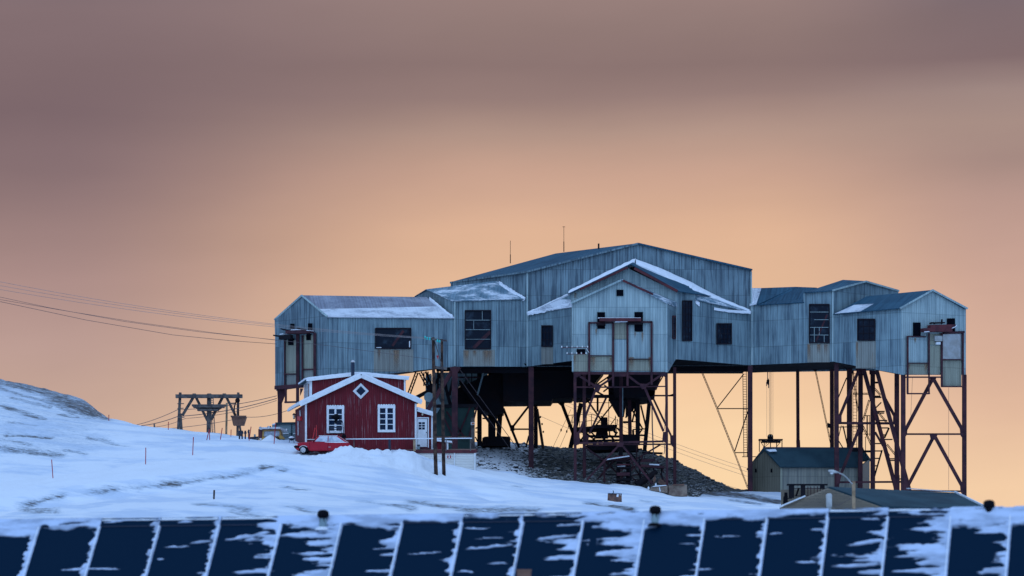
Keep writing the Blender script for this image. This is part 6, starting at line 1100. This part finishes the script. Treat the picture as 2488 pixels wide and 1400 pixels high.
for a, b, w in ((rb1, eb, .07), (P(1895, 1232.5, 149.8), P(1955, 1207.5, 150.9), .07), (P(2205, 1188.5, 153.7), P(2318, 1197, 156.8), .04)): MB().beam(a + up * .03, b + up * .03, w, .12).build('snow_edge', M['snow'], bh)
mb = MB()
for i in range(12): y = 1192 + i * 3.7; f = min(1, (y - 1187) / 47); mb.beam(P(2014 - 118 * f + 4, y, 151.9 - 2 * f - .06), P(2014 + 130 * f - 4, y, 151.9 - 3 * f - .06), .012, .03)
mb.build('siding_lap', M['grey_roof'], bh)
MB().slab([P(2008, 1240, 149.5), P(2008, 1202, 149.5), P(2011, 1199, 149.5), P(2018.5, 1199, 149.5), P(2021.5, 1202, 149.5), P(2021.5, 1240, 149.5)], .3, (0, 1, 0)).build('chimney_duct', M['lamp_grey'], bh); MB().tube([P(2070, 1210, 149.3), P(2052, 1220, 149.3), P(2028, 1232, 149.3)], .012, 5).build('wall_cable', M['cable'], bh)
# street lamp
sl = thing('street_lamp', P(2075, 1260, 146), 'street lamp with a pale curved arm on a yellowish wooden pole', 'street lamp')
MB().tube([P(2074, 1170, 146), P(2075, 1300, 146)], m_(4.3, 146), 10).build('pole', M['wood_tan'], sl); MB().tube([P(2071, 1176, 145.8), P(2066, 1171, 145.7), P(2058, 1161, 145.6), P(2048, 1153, 145.5), P(2038, 1149.5, 145.4)], .028, 8).build('arm', M['lamp_grey'], sl)
c = P(2026, 1146.5, 145.4); vs = []
mb = MB(); prof = [(-.27, .015, .02), (-.24, .06, .05), (-.12, .085, .085), (0, .08, .09), (.12, .06, .06), (.24, .035, .035)]; seg = 10
for x, ry, rz in prof:
    for j in range(seg): t = 2 * math.pi * j / seg; vs.append(c + Vector((x, math.cos(t) * ry, math.sin(t) * rz * (1 if math.sin(t) > 0 else .7) - x * .16)))
mb.add(vs, [(i * seg + j, i * seg + (j + 1) % seg, (i + 1) * seg + (j + 1) % seg, (i + 1) * seg + j) for i in range(len(prof) - 1) for j in range(seg)] + [tuple(range(seg)), tuple(range((len(prof) - 1) * seg, len(prof) * seg))]); mb.build('lamp_head', M['lamp_grey'], sl, smooth=True)
MB().lathe(c + Vector((-.1, 0, -.07)), [(.03, -.05), (.07, -.02), (.08, .03)], 12).build('lamp_glass', M['porcelain'], sl)
# blocks, box and bits lying on the snow
cb = thing('concrete_block', P(1645, 1204, 239), 'long stained concrete block at the foot of the middle portal', 'block'); MB().slab([P(1624, 1180, 239), P(1669, 1178.5, 239), P(1670, 1206, 239), P(1624, 1206, 239)], 1.4, (0, 1, 0)).build('block', M['concrete'], cb, bevel=.04); MB().beam(P(1634, 1179, 239.1), P(1662, 1178, 239.1), .08, .6).build('anchor_plate', M['rust'], cb)
cb = thing('sunken_concrete_slab', P(1600, 1196, 238.5), 'lower concrete slab with snow patches, left of the taller block', 'block'); MB().slab([P(1582, 1184, 238.5), P(1592, 1181, 238.5), P(1622, 1179.5, 238.5), P(1622, 1198, 238.5), P(1580, 1192, 238.5)], 1.5, (0, 1, 0)).build('slab', M['concrete'], cb, bevel=.03); MB().slab([P(1601, 1184, 238.45), P(1603, 1184, 238.45), P(1605.5, 1194, 238.45), P(1603, 1195, 238.45)], .05, (0, 1, 0)).slab([P(1582, 1183.5, 238.3), P(1593, 1180, 238.3), P(1619, 1178.5, 238.3), P(1619, 1180, 238.3), P(1593, 1182.5, 238.3)], 1.2, (0, 1, 0)).build('snow_cover', M['snow'], cb)
for i, (pts, l) in enumerate([([(1573, 1186), (1576, 1181), (1579, 1187), (1575, 1189)], 'white snow-caked lump left of the sunken slab'), ([(1591, 1180), (1594, 1172), (1596, 1180)], 'pointed white snow-caked lump on the sunken slab')]): obj1('snow_lump', MB().slab([P(x, y, 238.2) for x, y in pts], .3), 'snow', l, 'snow lump', bevel=.04)
bx = thing('rusty_box', P(1493, 1219, 205), 'rusty open sheet-metal box tilted in the snow in front of the portal', 'box')
MB().slab([P(1477, 1199.5, 205), P(1510.5, 1200.5, 205), P(1511, 1222, 205), P(1476, 1216, 205)], .05, (0, 1, 0)).slab([P(1510.5, 1200.5, 205), P(1505, 1199, 206), P(1505, 1218, 206), P(1511, 1222, 205)], .04, (-1, 0, 0)).slab([P(1477, 1199.5, 205), P(1480, 1198, 206), P(1480, 1215, 206), P(1476, 1216, 205)], .04, (1, 0, 0)).build('shell', M['rust'], bx)
MB().beam(P(1477, 1199.3, 204.95), P(1511, 1200.3, 204.95), .05).build('rim', M['blue_black'], bx); MB().slab([P(1499, 1201, 204.93), P(1503.5, 1201, 204.93), P(1502.5, 1208, 204.93), P(1497.5, 1207, 204.93)], .03, (0, 1, 0)).slab([P(1505.5, 1201, 204.93), P(1507.5, 1201, 204.93), P(1507, 1205, 204.93)], .03, (0, 1, 0)).build('snow_patch', M['snow'], bx); MB().tube([P(1489, 1199, 205), P(1491, 1196, 205), P(1489.5, 1192, 205)], .03, 6).build('handle', M['blue_black'], bx)
for i, pts in enumerate(([(1289, 1158), (1303, 1178), (1326, 1212)], [(1311, 1170), (1320, 1180), (1342, 1212)])):
    Y = 231.0 - i; o = obj1('stay_wire', MB().tube([P(pts[0][0], pts[0][1], Y + 9), P(*pts[1], Y + 3), P(*pts[2], Y - 10)], .014, 5), 'cable', ['longer stay wire running down into the snow right of the terrace', 'shorter stay wire running down into the snow right of the terrace'][i], 'wire')
    MB().tube([P(pts[1][0] - 1, pts[1][1] - 2, Y + 3.2), P(pts[1][0] + 3, pts[1][1] + 4, Y + 1.8)], .05, 8).build('strain_insulator', M['black_steel'], o)

# ------------------------------------------------------------------ near roof across the bottom of the frame
nh = thing('near_roof_house', (0, 102, -3), 'long low building whose dark seamed metal roof is half covered in wind-packed snow', 'house')
rd = Vector((7500, -2037, 0)).normalized(); dn = Vector((-2037, -7500, 0)).normalized(); sl_a = R(54)
sd = dn * math.cos(sl_a) - up * math.sin(sl_a); rn = (rd.cross(sd)); rn = rn if rn.z > 0 else -rn
r00 = Vector((0, 100, 4.69)); SP = m_(148, 100) / 0.985
def on_roof(u, v, h=0): return r00 + rd * u + sd * v + rn * h
def px_of(p): return CX + p.x / p.y * F
us = np.arange(-24, 24, 0.045); vs_ = np.concatenate([np.arange(0, 5.0, 0.035), np.arange(5.0, 7.01, 0.25)])
U, V = np.meshgrid(us, vs_)
# seam positions from the photo (x at y=1275)
seam_px = [-202, -53, 95, 243, 388, 533, 683, 830, 977, 1122, 1271, 1417, 1566, 1712, 1863, 2011, 2157, 2310, 2455, 2600, 2745]
def u_at(px, v):
    lo, hi = -30, 30
    for _ in range(40):
        m = (lo + hi) / 2
        if px_of(on_roof(m, v)) < px: lo = m
        else: hi = m
    return lo
seam_u = [u_at(x, 0.36) for x in seam_px]
su = np.array(seam_u); idx = np.clip(np.searchsorted(su, U) - 1, 0, len(su) - 2); pw = np.diff(su)[idx]; A = (U - su[idx]) / pw      # 0..1 across a panel
W1 = fbm(U * 1.1, V * 2.2, 71, 4); W2 = fbm(U * 3.2, V * 6.5, 81, 4); STR = fbm(U * 0.55 + V * .6, V * 6.0, 91, 5)
# per panel: (bare from, right margin, ragged cover: 0 bare .. 1 snowy)
spec = {0: (.62, .1, .3), 1: (.72, .10, .10), 2: (.42, .09, .06), 3: (.0, .07, .06), 4: (-.1, .07, .14), 5: (-.1, .08, .32), 6: (.42, .06, .50), 7: (.44, .06, .25), 8: (.34, .07, .12), 9: (.06, .06, .18), 10: (.0, .08, .32), 11: (.40, .08, .50), 12: (.60, .06, .25), 13: (.32, .06, .10), 14: (.26, .06, .18), 15: (.08, .07, .32), 16: (-.05, .07, .52), 17: (.70, .06, .26), 18: (.75, .1, .3), 19: (.6, .1, .3)}
def pick(k): return np.array([spec.get(i, (.5, .12, .3))[k] for i in range(len(su))])[idx]
top = np.clip((pick(0) - V + W1 * .45 + W2 * .12 + STR * .25) / .20 + .5, 0, 1)
right = np.clip((A - (1 - pick(1)) + W2 * .24 + STR * .14 + W1 * .06 - np.clip(V - .3, 0, 2) * .015) / .06 + .5, 0, 1)
cover = np.clip((STR * 1.3 + W2 * .35 + (pick(2) - .52) * 1.15 + (A - .62) * .62) / .20 + .5, 0, 1)
seamline = np.clip(1 - np.abs(A * pw - 0.03) / .04, 0, 1) * np.clip((V - .3) / .1, 0, 1)
snowm = np.maximum(np.maximum(top, right), np.maximum(cover, np.minimum(1, seamline * 1.4)))
def streak(px, py, half_px, half_v, tilt=0.0, val=1.0):
    """long snow (val 1) or bare (val 0) lens at a photo position"""
    global snowm
    v = 0.0
    for _ in range(30):
        u = u_at(px, v); p = on_roof(u, v); v += ((py - (HY - p.z / p.y * F)) / F * 100) / math.sin(sl_a) * .8
    hu = m_(half_px, 100); d = np.sqrt(((U - u) / hu) ** 2 + ((V - v - (U - u) * tilt + W2 * .10 + STR * .05) / (half_v * .75)) ** 2); k = np.clip((1 - d + W2 * .7 + STR * .5) * 1.8, 0, 1)
    snowm = np.maximum(snowm, k) if val else np.minimum(snowm, 1 - k)
for a in ((290, 1268, 55, .05, -.10), (430, 1330, 40, .05, -.03), (490, 1318, 45, .09, -.12), (610, 1303, 80, .12, -.22), (450, 1270, 30, .07, -.05), (1040, 1345, 52, .05, -.10), (1160, 1286, 38, .05), (1190, 1309, 52, .04, -.03), (1190, 1330, 85, .09, -.12), (1210, 1370, 40, .05), (1360, 1305, 70, .13, -.14), (1770, 1304, 50, .04, -.04), (1880, 1299, 30, .03), (2110, 1318, 75, .16, -.18), (2080, 1375, 70, .14, -.05), (1960, 1368, 30, .07), (1140, 1390, 40, .05), (1700, 1385, 40, .06), (390, 1360, 12, .06), (250, 1385, 60, .04), (700, 1262, 70, .10), (1950, 1242, 120, .05), (1520, 1280, 100, .30), (2240, 1330, 80, .22), (760, 1345, 60, .12), (740, 1300, 70, .25)): streak(*a)
for a in ((180, 1273, 60, .05, -.14, 0), (330, 1269, 60, .05, -.12, 0), (600, 1260, 90, .03, -.0, 0), (262, 1263, 14, .05, 0, 0), (110, 1282, 14, .09, 0, 0), (1390, 1262, 40, .06, -.12, 0), (1230, 1253, 28, .03, -.06, 0), (1470, 1250, 35, .06, -.1, 0), (1545, 1245, 30, .03, -.06, 0), (2090, 1243, 48, .05, -.10, 0), (2210, 1265, 55, .26, .03, 0), (2440, 1234, 40, .03, -.05, 0), (2290, 1235, 40, .03, -.02, 0), (2385, 1238, 22, .04, 0, 0), (1440, 1330, 12, .8, 0, 0), (2175, 1340, 12, .3, 0, 0), (1700, 1250, 20, .02, 0, 0)): streak(*a)
snowm = np.clip(snowm, 0, 1)
sm = snowm * snowm * (3 - 2 * snowm); H = sm * (0.045 + 0.025 * (W1 + .5)) + 0.004
Xr = r00.x + rd.x * U + sd.x * V + rn.x * H; Yr = r00.y + rd.y * U + sd.y * V + rn.y * H; Zr = r00.z + rd.z * U + sd.z * V + rn.z * H
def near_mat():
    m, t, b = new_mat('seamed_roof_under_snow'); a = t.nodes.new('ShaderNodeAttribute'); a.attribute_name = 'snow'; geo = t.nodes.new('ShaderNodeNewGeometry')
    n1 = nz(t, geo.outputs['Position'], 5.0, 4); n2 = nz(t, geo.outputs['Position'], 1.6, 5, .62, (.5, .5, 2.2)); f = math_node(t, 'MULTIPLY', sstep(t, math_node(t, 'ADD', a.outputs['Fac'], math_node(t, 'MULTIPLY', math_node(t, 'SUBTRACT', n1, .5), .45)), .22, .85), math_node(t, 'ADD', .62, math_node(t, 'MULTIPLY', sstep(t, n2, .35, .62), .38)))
    t.links.new(mixc(t, f, (.0006, .0135, .033), (.56, .64, .80)), b.inputs['Base Color']); t.links.new(math_node(t, 'ADD', math_node(t, 'MULTIPLY', f, .25), .5), b.inputs['Roughness']); b.inputs['Specular IOR Level'].default_value = .04  # snow tone set darker and bluer, as shade on the steep slope
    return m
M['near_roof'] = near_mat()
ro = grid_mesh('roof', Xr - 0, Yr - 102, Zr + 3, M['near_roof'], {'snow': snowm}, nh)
for u in seam_u:
    k0 = on_roof(u, .36, .03); mb = MB(); ax = rd * .017
    mb.prism([on_roof(u, .36, -.01) - ax, on_roof(u, .36, -.01) + ax, on_roof(u, .36, .075) + ax, on_roof(u, .36, .075) - ax], sd * 6.6).build('standing_seam', M['snow'], nh)
MB().beam(on_roof(-24, .34, .012), on_roof(24, .34, .012), .035, .05).build('lap_joint', M['blue_black'], nh)
bk_ = Vector((-sd.x, -sd.y, sd.z))
MB().slab([on_roof(-24, 0), on_roof(24, 0), r00 + rd * 24 + bk_ * 6, r00 + rd * -24 + bk_ * 6], .1, (0, 0, -1)).build('roof_back', M['snow'], nh)
e0_, e1_ = on_roof(-24, 6.6), on_roof(24, 6.6); MB().slab([e0_, e1_, Vector((e1_.x, e1_.y, -3)), Vector((e0_.x, e0_.y, -3))], .2, (0, 1, 0)).build('wall', M['siding'], nh)
for i, (px, py, sq) in enumerate(((785, 1250, 1), (1592, 1240, 1), (2403, 1226, 1))):
    v = .42 if i < 2 else .12; u = u_at(px, v); b = on_roof(u, v); capz = (HY - py) / F * b.y
    vt = thing('roof_vent', b, ['mushroom roof vent on the left of the near roof, below the red car', 'mushroom roof vent on the near roof below the middle portal', 'mushroom roof vent near the right end of the near roof'][i], 'roof vent', 'mushroom vents on the near roof')
    c = Vector((b.x, b.y, capz)); r = m_(14.5, b.y)
    MB().lathe(c, [(r * .55, -r * .62), (r * .92, -r * .45), (r, 0), (r * .93, r * .40), (r * .65, r * .68), (r * .2, r * .78)], 20).build('cap', M['rubber'], vt, smooth=True)
    for a in range(5): MB().beam(c + Vector((math.cos(a * 1.257) * r * .55, math.sin(a * 1.257) * r * .55, -r * .5)), c + Vector((math.cos(a * 1.257) * r * .55, math.sin(a * 1.257) * r * .55, -r * 1.25)), .035).build('cap_stay', M['rubber'], vt)
    MB().lathe(c, [(r * .8, -r * 3.0), (r * .6, -r * .7)], 16).build('pipe', M['grey_metal'] if i < 2 else M['rubber'], vt)
    if i < 2: MB().lathe(on_roof(u, v + .16, .02), [(r * 1.2, -.02), (r * 1.0, .05), (r * .5, .09)], 14).build('collar_snow' if i == 0 else 'collar', M['snow'] if i == 0 else M['rubber'], vt)
u = u_at(1272, 3.0); v = 2.55
obj1('wooden_post', MB().beam(P(1273, 1384, 92), P(1273, 1420, 92), m_(34, 92), .3).beam(P(1273, 1384.5, 92), P(1273, 1388, 92), m_(38, 92), .36), 'rust', 'blurred brown post top poking up at the bottom edge', 'post')
